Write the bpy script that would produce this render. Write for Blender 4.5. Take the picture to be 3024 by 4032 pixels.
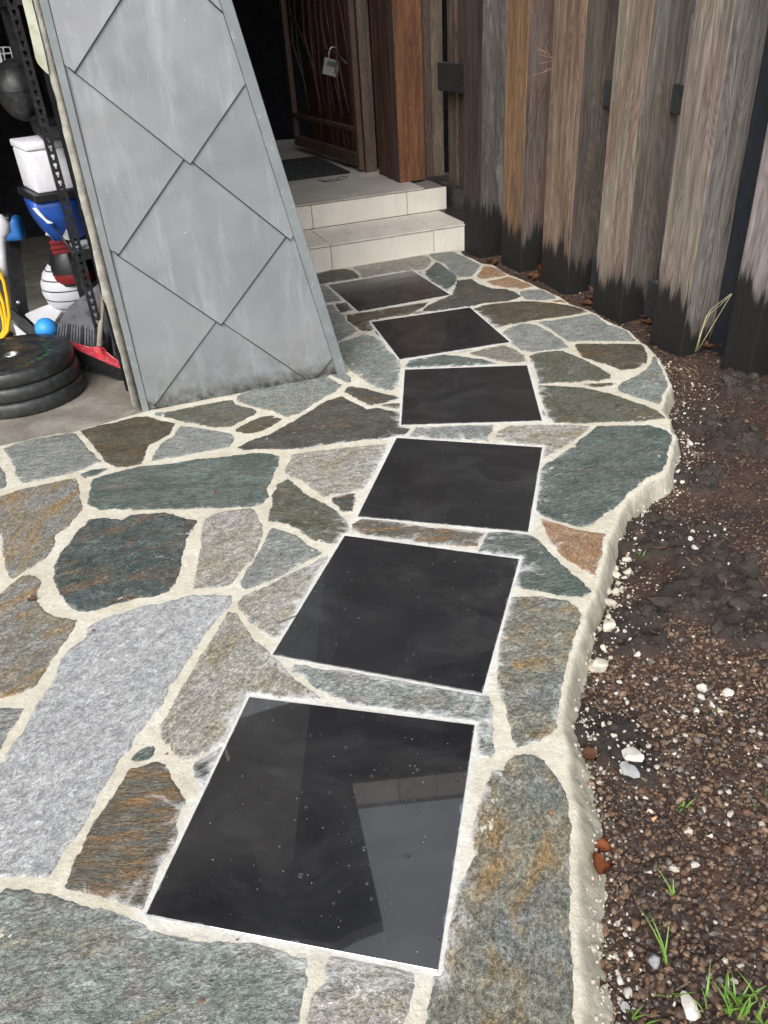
import bpy, bmesh, math, random
import numpy as np
from mathutils import Matrix, Vector

random.seed(7)
RNG = np.random.default_rng(11)
scene = bpy.context.scene
COL = scene.collection
for o in list(bpy.data.objects):
    bpy.data.objects.remove(o)

# ------------------------------------------------------------------ camera, world, sun, exposure
F_PX, PITCH, ROLL, CAM_H = 3055.3176, 0.5774284, -0.0701290, 1.5185869
_cp, _sp = math.cos(PITCH), math.sin(PITCH)
_fw = np.array([0, _cp, -_sp]); _rt0 = np.array([1., 0, 0]); _up0 = np.array([0, _sp, _cp])
_rt = math.cos(ROLL) * _rt0 + math.sin(ROLL) * _up0
_up = -math.sin(ROLL) * _rt0 + math.cos(ROLL) * _up0
_cc = np.array([0, 0, CAM_H])

cd = bpy.data.cameras.new('camera')
cam = bpy.data.objects.new('camera', cd); COL.objects.link(cam)
cam.matrix_world = Matrix(((_rt[0], _up[0], -_fw[0], 0), (_rt[1], _up[1], -_fw[1], 0),
                           (_rt[2], _up[2], -_fw[2], CAM_H), (0, 0, 0, 1)))
cd.sensor_fit = 'VERTICAL'; cd.sensor_height = 36.0; cd.sensor_width = 27.0
cd.lens = F_PX / 4032 * 36.0
cd.clip_start = 0.05; cd.clip_end = 500
scene.camera = cam

SUN_EL, SUN_ROT = math.radians(42), math.radians(200)
w = bpy.data.worlds.new('World'); scene.world = w; w.use_nodes = True
nt = w.node_tree; nt.nodes.clear()
sky = nt.nodes.new('ShaderNodeTexSky'); sky.sky_type = 'NISHITA'; sky.sun_disc = False
sky.sun_elevation = SUN_EL; sky.sun_rotation = SUN_ROT
sky.air_density = 1.2; sky.dust_density = 4.0; sky.ozone_density = 1.0
hs = nt.nodes.new('ShaderNodeHueSaturation'); hs.inputs['Saturation'].default_value = 0.20
bg = nt.nodes.new('ShaderNodeBackground'); bg.inputs['Strength'].default_value = 0.15
wo = nt.nodes.new('ShaderNodeOutputWorld')
nt.links.new(sky.outputs[0], hs.inputs['Color']); nt.links.new(hs.outputs[0], bg.inputs['Color'])
nt.links.new(bg.outputs[0], wo.inputs['Surface'])

sd_ = bpy.data.lights.new('sun', 'SUN'); sd_.energy = 1.15; sd_.angle = math.radians(32)
sd_.color = (1.0, 0.97, 0.93)
sun = bpy.data.objects.new('sun', sd_); COL.objects.link(sun)
sun.rotation_euler = (math.radians(90) - SUN_EL, 0, math.radians(180) - SUN_ROT + math.radians(0))

scene.view_settings.view_transform = 'Standard'
scene.view_settings.look = 'None'
scene.view_settings.gamma = 1.0
scene.view_settings.use_curve_mapping = False
scene.view_settings.exposure = 0.66
scene.render.engine = 'CYCLES'
scene.cycles.max_bounces = 6

# ------------------------------------------------------------------ survey helpers: photo point -> place in the world
TB = {'C1': (0, 0, 1000 / 1659), 'C2': (1000, 0, 1000 / 1659), 'C3': (2000, 0, 1024 / 1659), 'C4': (0, 1000, 1000 / 1659),
      'C5': (1000, 1000, 1000 / 1659), 'C6': (2000, 1000, 1024 / 1659), 'C7': (0, 2000, 1000 / 1659),
      'C8': (1000, 2000, 1000 / 1659), 'C9': (2000, 2000, 1024 / 1659), 'C10': (0, 3000, 1000 / 1659),
      'C11': (1000, 3000, 1000 / 1659), 'C12': (2000, 3000, 1024 / 1659), 'O': (0, 0, 3024 / 1659),
      'Z1': (0, 0, 420 / 1659), 'Z2': (0, 400, 420 / 1659), 'Z3': (0, 800, 420 / 1659), 'Z4': (0, 1150, 500 / 1659),
      'Z5': (1050, 0, 450 / 1659), 'Z6': (1080, 400, 400 / 1659), 'S': (0, 0, 1)}
def ray(c, x, y):
    a, b, s = TB[c]
    px, py = a + x * s, b + y * s
    return _fw + (px - 1512) / F_PX * _rt - (py - 2016) / F_PX * _up
def U(c, x, y, z=0.0):
    d = ray(c, x, y); t = (z - CAM_H) / d[2]
    return _cc + t * d
def at(c, x, y, Y):
    d = ray(c, x, y); return _cc + Y / d[1] * d
def on_plane(c, x, y, p0, n):
    d = ray(c, x, y); t = np.dot(np.asarray(p0) - _cc, n) / np.dot(d, n)
    return _cc + t * d
def poly(*segs, z=0.0):
    out = []
    for c, pts in segs:
        for x, y in pts:
            out.append(U(c, x, y, z)[:2])
    return np.array(out)

# ------------------------------------------------------------------ numeric noise
def _hash(ix, iy, seed):
    h = (ix.astype(np.int64) * 374761393 + iy.astype(np.int64) * 668265263 + seed * 1442695041) & 0xffffffff
    h = ((h ^ (h >> 13)) * 1274126177) & 0xffffffff
    h = (h ^ (h >> 16)) & 0xffffff
    return h / float(0xffffff)
def vnoise(x, y, seed=0):
    x = np.asarray(x, float); y = np.asarray(y, float)
    ix = np.floor(x); iy = np.floor(y); fx = x - ix; fy = y - iy
    fx = fx * fx * (3 - 2 * fx); fy = fy * fy * (3 - 2 * fy)
    a = _hash(ix, iy, seed); b = _hash(ix + 1, iy, seed); c = _hash(ix, iy + 1, seed); d = _hash(ix + 1, iy + 1, seed)
    return (a + (b - a) * fx) * (1 - fy) + (c + (d - c) * fx) * fy * 1.0
def fbm(x, y, sc, seed=0, octs=4, gain=0.5):
    s = 0; a = 1; t = 0
    for i in range(octs):
        s = s + a * (vnoise(x * sc, y * sc, seed + i * 17) - 0.5) * 2; t += a
        a *= gain; sc *= 2.03
    return s / t
def sdist(px, py, P):
    """signed distance to polygon P, positive inside"""
    d2 = np.full(px.shape, 1e9); ins = np.zeros(px.shape, bool)
    n = len(P)
    for i in range(n):
        ax, ay = P[i]; bx, by = P[(i + 1) % n]
        ex, ey = bx - ax, by - ay; L = ex * ex + ey * ey + 1e-12
        t = np.clip(((px - ax) * ex + (py - ay) * ey) / L, 0, 1)
        dx, dy = px - ax - t * ex, py - ay - t * ey
        d2 = np.minimum(d2, dx * dx + dy * dy)
        if ay != by:
            cond = ((ay > py) != (by > py)) & (px < (bx - ax) * (py - ay) / (by - ay) + ax)
            ins ^= cond
    d = np.sqrt(d2)
    return np.where(ins, d, -d)
def sstep(a, b, x):
    t = np.clip((x - a) / (b - a), 0, 1); return t * t * (3 - 2 * t)

# ------------------------------------------------------------------ object helpers
def mesh_np(name, V, F, smooth=True):
    me = bpy.data.meshes.new(name)
    V = np.asarray(V, np.float32); F = np.asarray(F, np.int32); k = F.shape[1]
    me.vertices.add(len(V)); me.vertices.foreach_set('co', V.ravel())
    me.loops.add(F.size); me.loops.foreach_set('vertex_index', F.ravel())
    me.polygons.add(len(F)); me.polygons.foreach_set('loop_start', np.arange(0, F.size, k, dtype=np.int32))
    me.update(calc_edges=True)
    me.polygons.foreach_set('use_smooth', np.full(len(F), smooth))
    return me
def tag(o, label=None, cat=None, group=None, kind=None):
    if label: o['label'] = label
    if cat: o['category'] = cat
    if group: o['group'] = group
    if kind: o['kind'] = kind
    return o
def setp(o, parent):
    if parent is not None:
        o.parent = parent
        o.matrix_parent_inverse = parent.matrix_basis.inverted()
def link(name, me, mat=None, parent=None):
    o = bpy.data.objects.new(name, me); COL.objects.link(o)
    if mat is not None and hasattr(me, 'materials'):
        for m in (mat if isinstance(mat, (list, tuple)) else [mat]):
            me.materials.append(m)
    setp(o, parent)
    return o
def root(name, loc, rz=0, **kw):
    o = bpy.data.objects.new(name, None); COL.objects.link(o)
    o.empty_display_size = 0.05
    o.matrix_basis = Matrix.Translation(Vector(loc)) @ Matrix.Rotation(rz, 4, 'Z')
    tag(o, **kw); return o
def bm_obj(name, bm, mat=None, parent=None, smooth=False, loc=None):
    if loc is not None:
        bmesh.ops.translate(bm, verts=bm.verts, vec=-Vector(loc))
    bmesh.ops.recalc_face_normals(bm, faces=bm.faces)
    me = bpy.data.meshes.new(name); bm.to_mesh(me); bm.free()
    for p in me.polygons: p.use_smooth = smooth
    o = bpy.data.objects.new(name, me); COL.objects.link(o)
    if mat is not None:
        for m in (mat if isinstance(mat, (list, tuple)) else [mat]): me.materials.append(m)
    if loc is not None: o.matrix_basis = Matrix.Translation(Vector(loc))
    setp(o, parent)
    return o
def add_box(bm, o, ax, ay, az, bevel=0.0, seg=1):
    """box from corner o along three edge vectors"""
    o, ax, ay, az = (Vector(v) for v in (o, ax, ay, az))
    vs = [bm.verts.new(o + ax * i + ay * j + az * k) for k in (0, 1) for j in (0, 1) for i in (0, 1)]
    fs = [(0, 1, 3, 2), (4, 6, 7, 5), (0, 4, 5, 1), (1, 5, 7, 3), (3, 7, 6, 2), (2, 6, 4, 0)]
    faces = [bm.faces.new([vs[i] for i in f]) for f in fs]
    if bevel > 0:
        es = {e for f in faces for e in f.edges}
        bmesh.ops.bevel(bm, geom=list(es), offset=bevel, segments=seg, affect='EDGES', profile=0.5)
    return faces
def box(name, c, dims, mat, parent=None, rz=0, bevel=0.003, rot=None, smooth=False, seg=1, local=True):
    bm = bmesh.new()
    M = (rot if rot is not None else Matrix.Rotation(rz, 3, 'Z'))
    ax, ay, az = (M @ Vector(v) for v in ((dims[0], 0, 0), (0, dims[1], 0), (0, 0, dims[2])))
    add_box(bm, Vector(c) - (ax + ay + az) / 2, ax, ay, az, min(bevel, min(dims) * 0.4), seg)
    return bm_obj(name, bm, mat, parent, smooth, loc=c if local else None)
def add_tube(bm, pts, r, seg=8, closed=False, caps=True):
    pts = [Vector(p) for p in pts]; n = len(pts); rings = []
    rr = r if isinstance(r, (list, tuple)) else [r] * n
    prev = None
    for i, p in enumerate(pts):
        if closed: t = pts[(i + 1) % n] - pts[i - 1]
        else: t = pts[min(i + 1, n - 1)] - pts[max(i - 1, 0)]
        t.normalize()
        if prev is None:
            a = Vector((0, 0, 1)) if abs(t.z) < 0.9 else Vector((1, 0, 0))
            u = t.cross(a).normalized()
        else:
            u = (prev - t * prev.dot(t)).normalized()
        prev = u; v = t.cross(u)
        rings.append([bm.verts.new(p + (u * math.cos(k / seg * math.tau) + v * math.sin(k / seg * math.tau)) * rr[i]) for k in range(seg)])
    for i in range(n if closed else n - 1):
        a, b = rings[i], rings[(i + 1) % n]
        for k in range(seg):
            bm.faces.new((a[k], a[(k + 1) % seg], b[(k + 1) % seg], b[k]))
    if caps and not closed:
        bm.faces.new(rings[0][::-1]); bm.faces.new(rings[-1])
def tube(name, pts, r, mat, parent=None, seg=8, closed=False, smooth=True):
    bm = bmesh.new(); add_tube(bm, pts, r, seg, closed)
    return bm_obj(name, bm, mat, parent, smooth, loc=Vector(pts[0]))
def add_lathe(bm, prof, c, seg=48, axis=None, M=None):
    c = Vector(c); rings = []
    M = M or Matrix.Identity(3)
    for r, z in prof:
        if r < 1e-5: rings.append([bm.verts.new(c + M @ Vector((0, 0, z)))])
        else: rings.append([bm.verts.new(c + M @ Vector((r * math.cos(k / seg * math.tau), r * math.sin(k / seg * math.tau), z))) for k in range(seg)])
    for a, b in zip(rings[:-1], rings[1:]):
        for k in range(seg):
            k2 = (k + 1) % seg
            if len(a) == 1 and len(b) == 1: continue
            if len(a) == 1: bm.faces.new((a[0], b[k], b[k2]))
            elif len(b) == 1: bm.faces.new((a[k], b[0], a[k2]))
            else: bm.faces.new((a[k], b[k], b[k2], a[k2]))
def lathe(name, prof, c, mat, parent=None, seg=48, M=None, smooth=True, loc=True):
    bm = bmesh.new(); add_lathe(bm, prof, c, seg, M=M)
    o = bm_obj(name, bm, mat, parent, smooth, loc=c)
    return o
def add_prism(bm, P3, ext):
    """polygon (3-D points) extruded by vector ext"""
    e = Vector(ext); a = [bm.verts.new(Vector(p)) for p in P3]; b = [bm.verts.new(Vector(p) + e) for p in P3]
    n = len(a); bm.faces.new(a); bm.faces.new(b[::-1])
    for i in range(n): bm.faces.new((a[i], b[i], b[(i + 1) % n], a[(i + 1) % n]))
def prism(name, P3, ext, mat, parent=None, bevel=0.0, smooth=False):
    bm = bmesh.new(); add_prism(bm, P3, ext)
    if bevel > 0:
        bmesh.ops.bevel(bm, geom=bm.edges[:], offset=bevel, segments=1, affect='EDGES')
    return bm_obj(name, bm, mat, parent, smooth, loc=Vector(P3[0]))

# ------------------------------------------------------------------ material helpers
class NT:
    def __init__(self, name):
        self.m = bpy.data.materials.new(name); self.m.use_nodes = True
        self.t = self.m.node_tree; self.t.nodes.clear()
        self.out = self.t.nodes.new('ShaderNodeOutputMaterial')
        self.b = self.t.nodes.new('ShaderNodeBsdfPrincipled')
        self.t.links.new(self.b.outputs[0], self.out.inputs[0])
    def n(self, typ, ins=None, **kw):
        x = self.t.nodes.new(typ)
        for k, v in kw.items(): setattr(x, k, v)
        for k, v in (ins or {}).items(): self.set(x, k, v)
        return x
    def set(self, node, key, v):
        s = node.inputs[key]
        if isinstance(v, bpy.types.NodeSocket): self.t.links.new(v, s)
        elif isinstance(v, bpy.types.Node): self.t.links.new(v.outputs[0], s)
        else: s.default_value = v
    def bsdf(self, **kw):
        for k, v in kw.items(): self.set(self.b, k.replace('_', ' '), v)
    def coord(self, kind='Object', scale=(1, 1, 1), offset=True, warp=None):
        tc = self.n('ShaderNodeTexCoord').outputs[kind]
        if offset:
            oi = self.n('ShaderNodeObjectInfo').outputs['Random']
            ml = self.n('ShaderNodeMath', {0: oi, 1: 37.0}, operation='MULTIPLY').outputs[0]
            cb = self.n('ShaderNodeCombineXYZ', {0: ml, 1: ml}).outputs[0]
            tc2 = self.n('ShaderNodeVectorMath', {0: tc, 1: cb}, operation='ADD').outputs[0]
        else: tc2 = tc
        mp = self.n('ShaderNodeMapping', {'Vector': tc2, 'Scale': scale})
        return mp.outputs[0]
    def noise(self, vec, scale, detail=3.0, rough=0.55, dist=0.0, out=0):
        return self.n('ShaderNodeTexNoise', {'Vector': vec, 'Scale': scale, 'Detail': detail, 'Roughness': rough, 'Distortion': dist}).outputs[out]
    def ramp(self, fac, stops, interp='LINEAR'):
        r = self.n('ShaderNodeValToRGB', {0: fac}); cr = r.color_ramp; cr.interpolation = interp
        while len(cr.elements) < len(stops): cr.elements.new(0.5)
        for e, (p, c) in zip(cr.elements, stops):
            e.position = p
            e.color = (c, c, c, 1) if isinstance(c, (int, float)) else (*c, 1)
        return r.outputs[0]
    def mix(self, fac, a, b, mode='MIX'):
        x = self.n('ShaderNodeMix', data_type='RGBA', blend_type=mode)
        def put(i, v):
            if isinstance(v, bpy.types.NodeSocket): self.t.links.new(v, x.inputs[i])
            elif isinstance(v, (int, float)): x.inputs[i].default_value = v if i == 0 else (v, v, v, 1)
            else: x.inputs[i].default_value = (*v, 1)
        put(0, fac); put(6, a); put(7, b)
        return x.outputs[2]
    def math(self, op, a, b=0.0, c=None, clamp=False):
        d = {0: a, 1: b}
        if c is not None: d[2] = c
        return self.n('ShaderNodeMath', d, operation=op, use_clamp=clamp).outputs[0]
    def attr(self, name):
        return self.n('ShaderNodeAttribute', attribute_name=name).outputs['Fac']
    def bump(self, h, strength=0.5, dist=0.003, prev=None):
        d = {'Height': h, 'Strength': strength, 'Distance': dist}
        if prev is not None: d['Normal'] = prev
        return self.n('ShaderNodeBump', d).outputs[0]

def plain(name, col, rough=0.5, metal=0.0, var=0.25, scale=9.0, spec=0.5, bumpd=0.0, dirt=None):
    k = NT(name); v = k.coord()
    f = k.noise(v, scale, 5, 0.6)
    lo = tuple(c * (1 - var) for c in col); hi = tuple(min(1, c * (1 + var)) for c in col)
    c = k.ramp(f, [(0.3, lo), (0.7, hi)])
    if dirt:
        g = k.ramp(k.noise(v, scale * 2.3, 4, 0.65), [(0.5, 0.0), (0.72, 1.0)])
        c = k.mix(g, c, dirt)
    r = k.ramp(k.noise(v, scale * 1.7, 3), [(0.3, max(0, rough - 0.1)), (0.7, min(1, rough + 0.1))])
    k.bsdf(Base_Color=c, Roughness=r, Metallic=metal, Specular_IOR_Level=spec)
    if bumpd > 0: k.bsdf(Normal=k.bump(k.noise(v, scale * 12, 3), 0.5, bumpd))
    return k.m

def stone_mat(name, c1, c2, stain, amt=0.35, stretch=2.6, alt=(0.20, 0.20, 0.21), alt_amt=0.5, spk=1.0, haze=1.0):
    """cleft schist: blotches of several colours, rusty bands along the grain, crystalline speckle, mortar residue"""
    k = NT(name)
    v = k.coord(scale=(1, stretch, 1))
    vi = k.coord(scale=(1, 1.35, 1))
    big = k.noise(vi, 7.5, 5, 0.62, 0.8)
    col = k.ramp(big, [(0.35, c1), (0.65, c2)])
    b2 = k.noise(k.coord(scale=(1.0, 1.6, 1.3)), 4.7, 5, 0.66, 1.2)
    col = k.mix(k.ramp(b2, [(0.62 - 0.16 * alt_amt, 0.0), (0.74 - 0.12 * alt_amt, 0.85)]), col, alt)
    band = k.noise(k.coord(scale=(1, stretch * 1.8, 1)), 5.0, 6, 0.66, 0.7)
    sm = k.ramp(band, [(0.62 - amt * 0.25, 0.0), (0.78 - amt * 0.25, 0.9)])
    col = k.mix(sm, col, stain)
    mid = k.noise(v, 32, 4, 0.65, 0.4)
    col = k.mix(0.8, col, k.ramp(mid, [(0.32, 0.62), (0.68, 1.40)]), 'MULTIPLY')
    g = k.noise(v, 105, 5, 0.74)
    col = k.mix(0.9 * spk, col, k.ramp(g, [(0.34, 0.36), (0.50, 0.96), (0.66, 1.9)]), 'MULTIPLY')
    g2 = k.noise(v, 290, 2, 0.6)
    col = k.mix(0.65 * spk, col, k.ramp(g2, [(0.34, 0.5), (0.66, 1.55)]), 'MULTIPLY')
    fl = k.ramp(k.noise(v, 170, 2, 0.5), [(0.655, 0.0), (0.71, 0.42)])
    col = k.mix(fl, col, (0.50, 0.50, 0.48))
    # mortar haze left on the stones beside the sawn tiles and along the joints
    hz = k.attr('haze')
    hn = k.noise(vi, 11, 9, 0.80, 1.2)
    hf = k.ramp(k.math('ADD', hz, k.math('MULTIPLY', k.math('SUBTRACT', hn, 0.5), 3.2)), [(0.33, 0.0), (0.82, 0.85)])
    col = k.mix(k.math('MULTIPLY', hf, haze), col, (0.62, 0.625, 0.62))
    spl = k.ramp(k.noise(vi, 12, 8, 0.8, 0.5), [(0.615, 0.0), (0.72, 0.62)])
    col = k.mix(spl, col, (0.54, 0.535, 0.50))
    rough = k.ramp(g, [(0.3, 0.55), (0.7, 0.8)])
    n1 = k.bump(g, 0.9, 0.005)
    n2 = k.bump(mid, 0.75, 0.010, n1)
    k.bsdf(Base_Color=col, Roughness=rough, Normal=n2, Specular_IOR_Level=0.3)
    return k.m

def wood_mat(name, cols, stain_h=0.30, stain=True, seed=0.0, gscale=1.0, dark=(0.014, 0.013, 0.0125), rag=0.34):
    k = NT(name)
    tc = k.n('ShaderNodeTexCoord').outputs['Object']
    oi = k.n('ShaderNodeObjectInfo').outputs['Random']
    off = k.n('ShaderNodeCombineXYZ', {0: k.math('MULTIPLY_ADD', oi, 31.0, seed), 1: seed * 3.1, 2: k.math('MULTIPLY', oi, 11.0)}).outputs[0]
    p = k.n('ShaderNodeVectorMath', {0: tc, 1: off}, operation='ADD').outputs[0]
    vf = k.n('ShaderNodeMapping', {'Vector': p, 'Scale': (1, 1, 0.045)}).outputs[0]
    vm = k.n('ShaderNodeMapping', {'Vector': p, 'Scale': (1, 1, 0.13)}).outputs[0]
    big = k.noise(vm, 9.5, 4, 0.6, 0.6)
    n = len(cols)
    col = k.ramp(big, [(0.30 + 0.40 * i / (n - 1), c) for i, c in enumerate(cols)])
    # growth rings: distance warped along the board gives cathedral figure
    ringw = k.noise(k.n('ShaderNodeMapping', {'Vector': p, 'Scale': (1, 1, 0.16)}).outputs[0], 6.0, 2, 0.5)
    rings = k.math('SINE', k.math('MULTIPLY', ringw, 150.0))
    rr = k.ramp(k.math('MULTIPLY_ADD', rings, 0.5, 0.5), [(0.15, 0.80), (0.85, 1.12)])
    fine = k.noise(vf, 150 * gscale, 4, 0.7)
    fr = k.ramp(fine, [(0.32, 0.62), (0.5, 1.0), (0.68, 1.32)])
    col = k.mix(0.75, col, rr, 'MULTIPLY'); col = k.mix(0.85, col, fr, 'MULTIPLY')
    stre = k.noise(vf, 34, 3, 0.6)
    col = k.mix(0.8, col, k.ramp(stre, [(0.34, 0.68), (0.66, 1.28)]), 'MULTIPLY')
    cr = k.noise(k.n('ShaderNodeMapping', {'Vector': p, 'Scale': (1, 1, 0.028)}).outputs[0], 26, 2, 0.5)
    crm = k.ramp(k.math('ABSOLUTE', k.math('SUBTRACT', cr, 0.5)), [(0.004, 0.75), (0.011, 0.0)])
    gate_ = k.ramp(k.noise(vm, 5.0, 2), [(0.52, 0.0), (0.60, 1.0)])
    col = k.mix(k.math('MULTIPLY', crm, gate_), col, (0.025, 0.020, 0.017))
    spk = k.ramp(k.noise(p, 75, 2, 0.5), [(0.765, 0.0), (0.80, 0.8)])
    if stain:
        z = k.n('ShaderNodeSeparateXYZ', {0: tc}).outputs[2]
        rg = k.noise(vf, 60, 4, 0.75); rg2 = k.noise(vf, 9, 2, 0.5)
        edge = k.math('ADD', k.math('MULTIPLY', k.math('SUBTRACT', rg, 0.5), rag), k.math('MULTIPLY', k.math('SUBTRACT', rg2, 0.5), 0.42))
        d = k.math('SUBTRACT', z, k.math('ADD', edge, k.math('MULTIPLY_ADD', oi, 0.12, stain_h - 0.07)))
        wash = k.ramp(k.math('MULTIPLY_ADD', d, 3.2, 0.5), [(0.30, 0.6), (0.85, 0.0)])
        col = k.mix(wash, col, (0.045, 0.040, 0.037))
        sf = k.ramp(k.math('MULTIPLY_ADD', d, 9.0, 0.5), [(0.25, 1.0), (0.72, 0.0)])
        col = k.mix(sf, col, dark)
        col = k.mix(k.math('MULTIPLY', spk, 0.35), col, (0.4, 0.38, 0.34))
    nb = k.bump(fine, 0.65, 0.003); nb = k.bump(rings, 0.12, 0.003, nb)
    k.bsdf(Base_Color=col, Roughness=k.ramp(fine, [(0.3, 0.6), (0.7, 0.85)]), Normal=nb, Specular_IOR_Level=0.3)
    return k.m

# ------------------------------------------------------------------ materials
M = {}
LILAC = (0.20, 0.195, 0.20); GRN = (0.135, 0.165, 0.150); BRN = (0.135, 0.115, 0.085)
M['st_green'] = stone_mat('stone_green', (0.142, 0.168, 0.152), (0.238, 0.260, 0.243), (0.205, 0.185, 0.135), 0.35, 1.7, (0.215, 0.200, 0.185), 0.8)
M['st_teal'] = stone_mat('stone_teal', (0.062, 0.083, 0.073), (0.132, 0.160, 0.146), (0.150, 0.142, 0.120), 0.40, 2.6, (0.095, 0.100, 0.098), 0.5)
M['st_dteal'] = stone_mat('stone_dark_teal', (0.040, 0.058, 0.056), (0.085, 0.105, 0.100), (0.150, 0.095, 0.055), 0.40, 1.6, (0.085, 0.078, 0.070), 0.9)
M['st_grey'] = stone_mat('stone_grey', (0.170, 0.182, 0.172), (0.265, 0.270, 0.258), (0.23, 0.215, 0.17), 0.30, 2.2, (0.185, 0.200, 0.190), 0.5)
M['st_pale'] = stone_mat('stone_pale', (0.335, 0.338, 0.345), (0.375, 0.376, 0.382), (0.33, 0.36, 0.37), 0.30, 1.3, (0.33, 0.37, 0.355), 0.25, 0.62, 0.6)
M['st_tan'] = stone_mat('stone_tan', (0.245, 0.222, 0.175), (0.335, 0.322, 0.298), (0.235, 0.205, 0.140), 0.40, 1.5, (0.265, 0.265, 0.260), 0.6)
M['st_olive'] = stone_mat('stone_olive', (0.078, 0.078, 0.054), (0.125, 0.128, 0.108), (0.120, 0.095, 0.050), 0.40, 2.0, (0.095, 0.100, 0.088), 0.5)
M['st_brown'] = stone_mat('stone_brown', (0.060, 0.052, 0.036), (0.105, 0.094, 0.070), (0.125, 0.078, 0.036), 0.45, 2.8, (0.080, 0.078, 0.066), 0.5)
M['st_ochre'] = stone_mat('stone_ochre', (0.175, 0.160, 0.125), (0.225, 0.225, 0.212), (0.255, 0.165, 0.070), 0.58, 1.6, (0.200, 0.205, 0.205), 0.7)
M['st_dark'] = stone_mat('stone_dark', (0.048, 0.048, 0.040), (0.088, 0.086, 0.074), (0.120, 0.075, 0.042), 0.40, 2.2, (0.078, 0.080, 0.078), 0.6)
M['st_orange'] = stone_mat('stone_orange', (0.260, 0.150, 0.080), (0.310, 0.205, 0.130), (0.33, 0.28, 0.22), 0.4, 2.2, (0.30, 0.22, 0.16), 0.4, 0.8)
M['st_long'] = stone_mat('stone_mottled', (0.135, 0.140, 0.118), (0.215, 0.200, 0.155), (0.235, 0.155, 0.066), 0.50, 1.3, (0.150, 0.162, 0.160), 0.8)
M['st_strip'] = stone_mat('stone_streaked', (0.105, 0.095, 0.072), (0.150, 0.142, 0.120), (0.235, 0.130, 0.050), 0.55, 3.4, (0.125, 0.128, 0.122), 0.5)

k = NT('mortar')
v = k.coord(offset=False)
big = k.noise(v, 9, 4, 0.6)
c = k.ramp(big, [(0.3, (0.50, 0.462, 0.362)), (0.55, (0.585, 0.552, 0.462)), (0.75, (0.65, 0.628, 0.562))])
c = k.mix(k.math('MULTIPLY', k.attr('haze'), 1.0, clamp=True), c, (0.66, 0.655, 0.635))
c = k.mix(k.ramp(k.noise(v, 5, 6, 0.7, 0.6), [(0.5, 0.0), (0.7, 0.45)]), c, (0.47, 0.425, 0.325))
c = k.mix(k.math('MULTIPLY', k.attr('side'), k.ramp(k.noise(v, 11, 5, 0.7), [(0.35, 0.95), (0.65, 0.40)])), c, (0.31, 0.288, 0.230))
c = k.mix(0.55, c, k.ramp(k.noise(v, 60, 5, 0.7), [(0.3, 0.72), (0.7, 1.18)]), 'MULTIPLY')
pit = k.n('ShaderNodeTexVoronoi', {'Vector': v, 'Scale': 85.0, 'Randomness': 1.0}, feature='F1').outputs['Distance']
pm = k.ramp(pit, [(0.07, 1.0), (0.13, 0.0)])
pk = k.ramp(k.noise(v, 14, 3), [(0.56, 0.0), (0.66, 1.0)])
c = k.mix(k.math('MULTIPLY', pm, pk), c, (0.10, 0.08, 0.055))
c = k.mix(k.ramp(k.noise(v, 3.7, 7, 0.78, 1.0), [(0.56, 0.0), (0.70, 0.40)]), c, (0.36, 0.335, 0.285))
gr_ = k.ramp(k.noise(v, 210, 2, 0.6), [(0.64, 0.0), (0.70, 0.45)])
c = k.mix(gr_, c, (0.30, 0.26, 0.20))
k.bsdf(Base_Color=c, Roughness=0.9, Specular_IOR_Level=0.2,
       Normal=k.bump(k.noise(v, 150, 5, 0.75), 0.5, 0.004, k.bump(k.noise(v, 36, 4, 0.65), 0.45, 0.010)))
M['mortar'] = k.m
M['lump'] = plain('mortar_lump', (0.56, 0.52, 0.43), 0.9, var=0.18, scale=30, bumpd=0.004, dirt=(0.42, 0.36, 0.28))

def tile_mat(name, rough_lo, rough_hi, coat, coat_ior=1.5):
    k = NT(name); v = k.coord()
    f = k.noise(v, 7, 6, 0.65, 0.5)
    c = k.ramp(f, [(0.3, (0.0145, 0.0152, 0.0168)), (0.7, (0.023, 0.0236, 0.0255))])
    dust = k.ramp(k.noise(k.coord(scale=(1, 1.6, 1)), 3.1, 7, 0.72, 1.0), [(0.48, 0.0), (0.78, 0.24)])
    c = k.mix(dust, c, (0.13, 0.13, 0.13))
    vo = k.n('ShaderNodeTexVoronoi', {'Vector': v, 'Scale': 75.0}, feature='F1')
    sp = k.ramp(vo.outputs['Distance'], [(0.06, 1.0), (0.10, 0.0)])
    sel = k.ramp(k.n('ShaderNodeSeparateColor', {0: vo.outputs['Color']}).outputs[0], [(0.86, 0.0), (0.88, 0.9)])
    c = k.mix(k.math('MULTIPLY', sp, sel), c, (0.55, 0.55, 0.54))
    e = k.attr('edge')
    en = k.noise(v, 24, 4, 0.7)
    ef = k.ramp(k.math('ADD', e, k.math('MULTIPLY', k.math('SUBTRACT', en, 0.5), 1.3)), [(0.95, 0.0), (1.35, 0.30)])
    c = k.mix(ef, c, (0.34, 0.36, 0.38))
    wet = k.ramp(k.noise(v, 3.0, 3, 0.5), [(0.42, rough_lo), (0.60, rough_hi)])
    k.bsdf(Base_Color=c, Roughness=wet, Specular_IOR_Level=0.6, Coat_Weight=coat, Coat_Roughness=0.012, Coat_IOR=coat_ior)
    return k.m
M['tile_wet'] = tile_mat('wet_black_tile', 0.10, 0.16, 1.0, 2.1)
M['tile_damp'] = tile_mat('damp_black_tile', 0.18, 0.34, 0.35)
M['tile_dry'] = tile_mat('black_tile', 0.30, 0.45, 0.12)
k = NT('water'); k.bsdf(Base_Color=(1, 1, 1, 1), Roughness=0.0, IOR=1.33, Transmission_Weight=1.0); M['water'] = k.m

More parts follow.
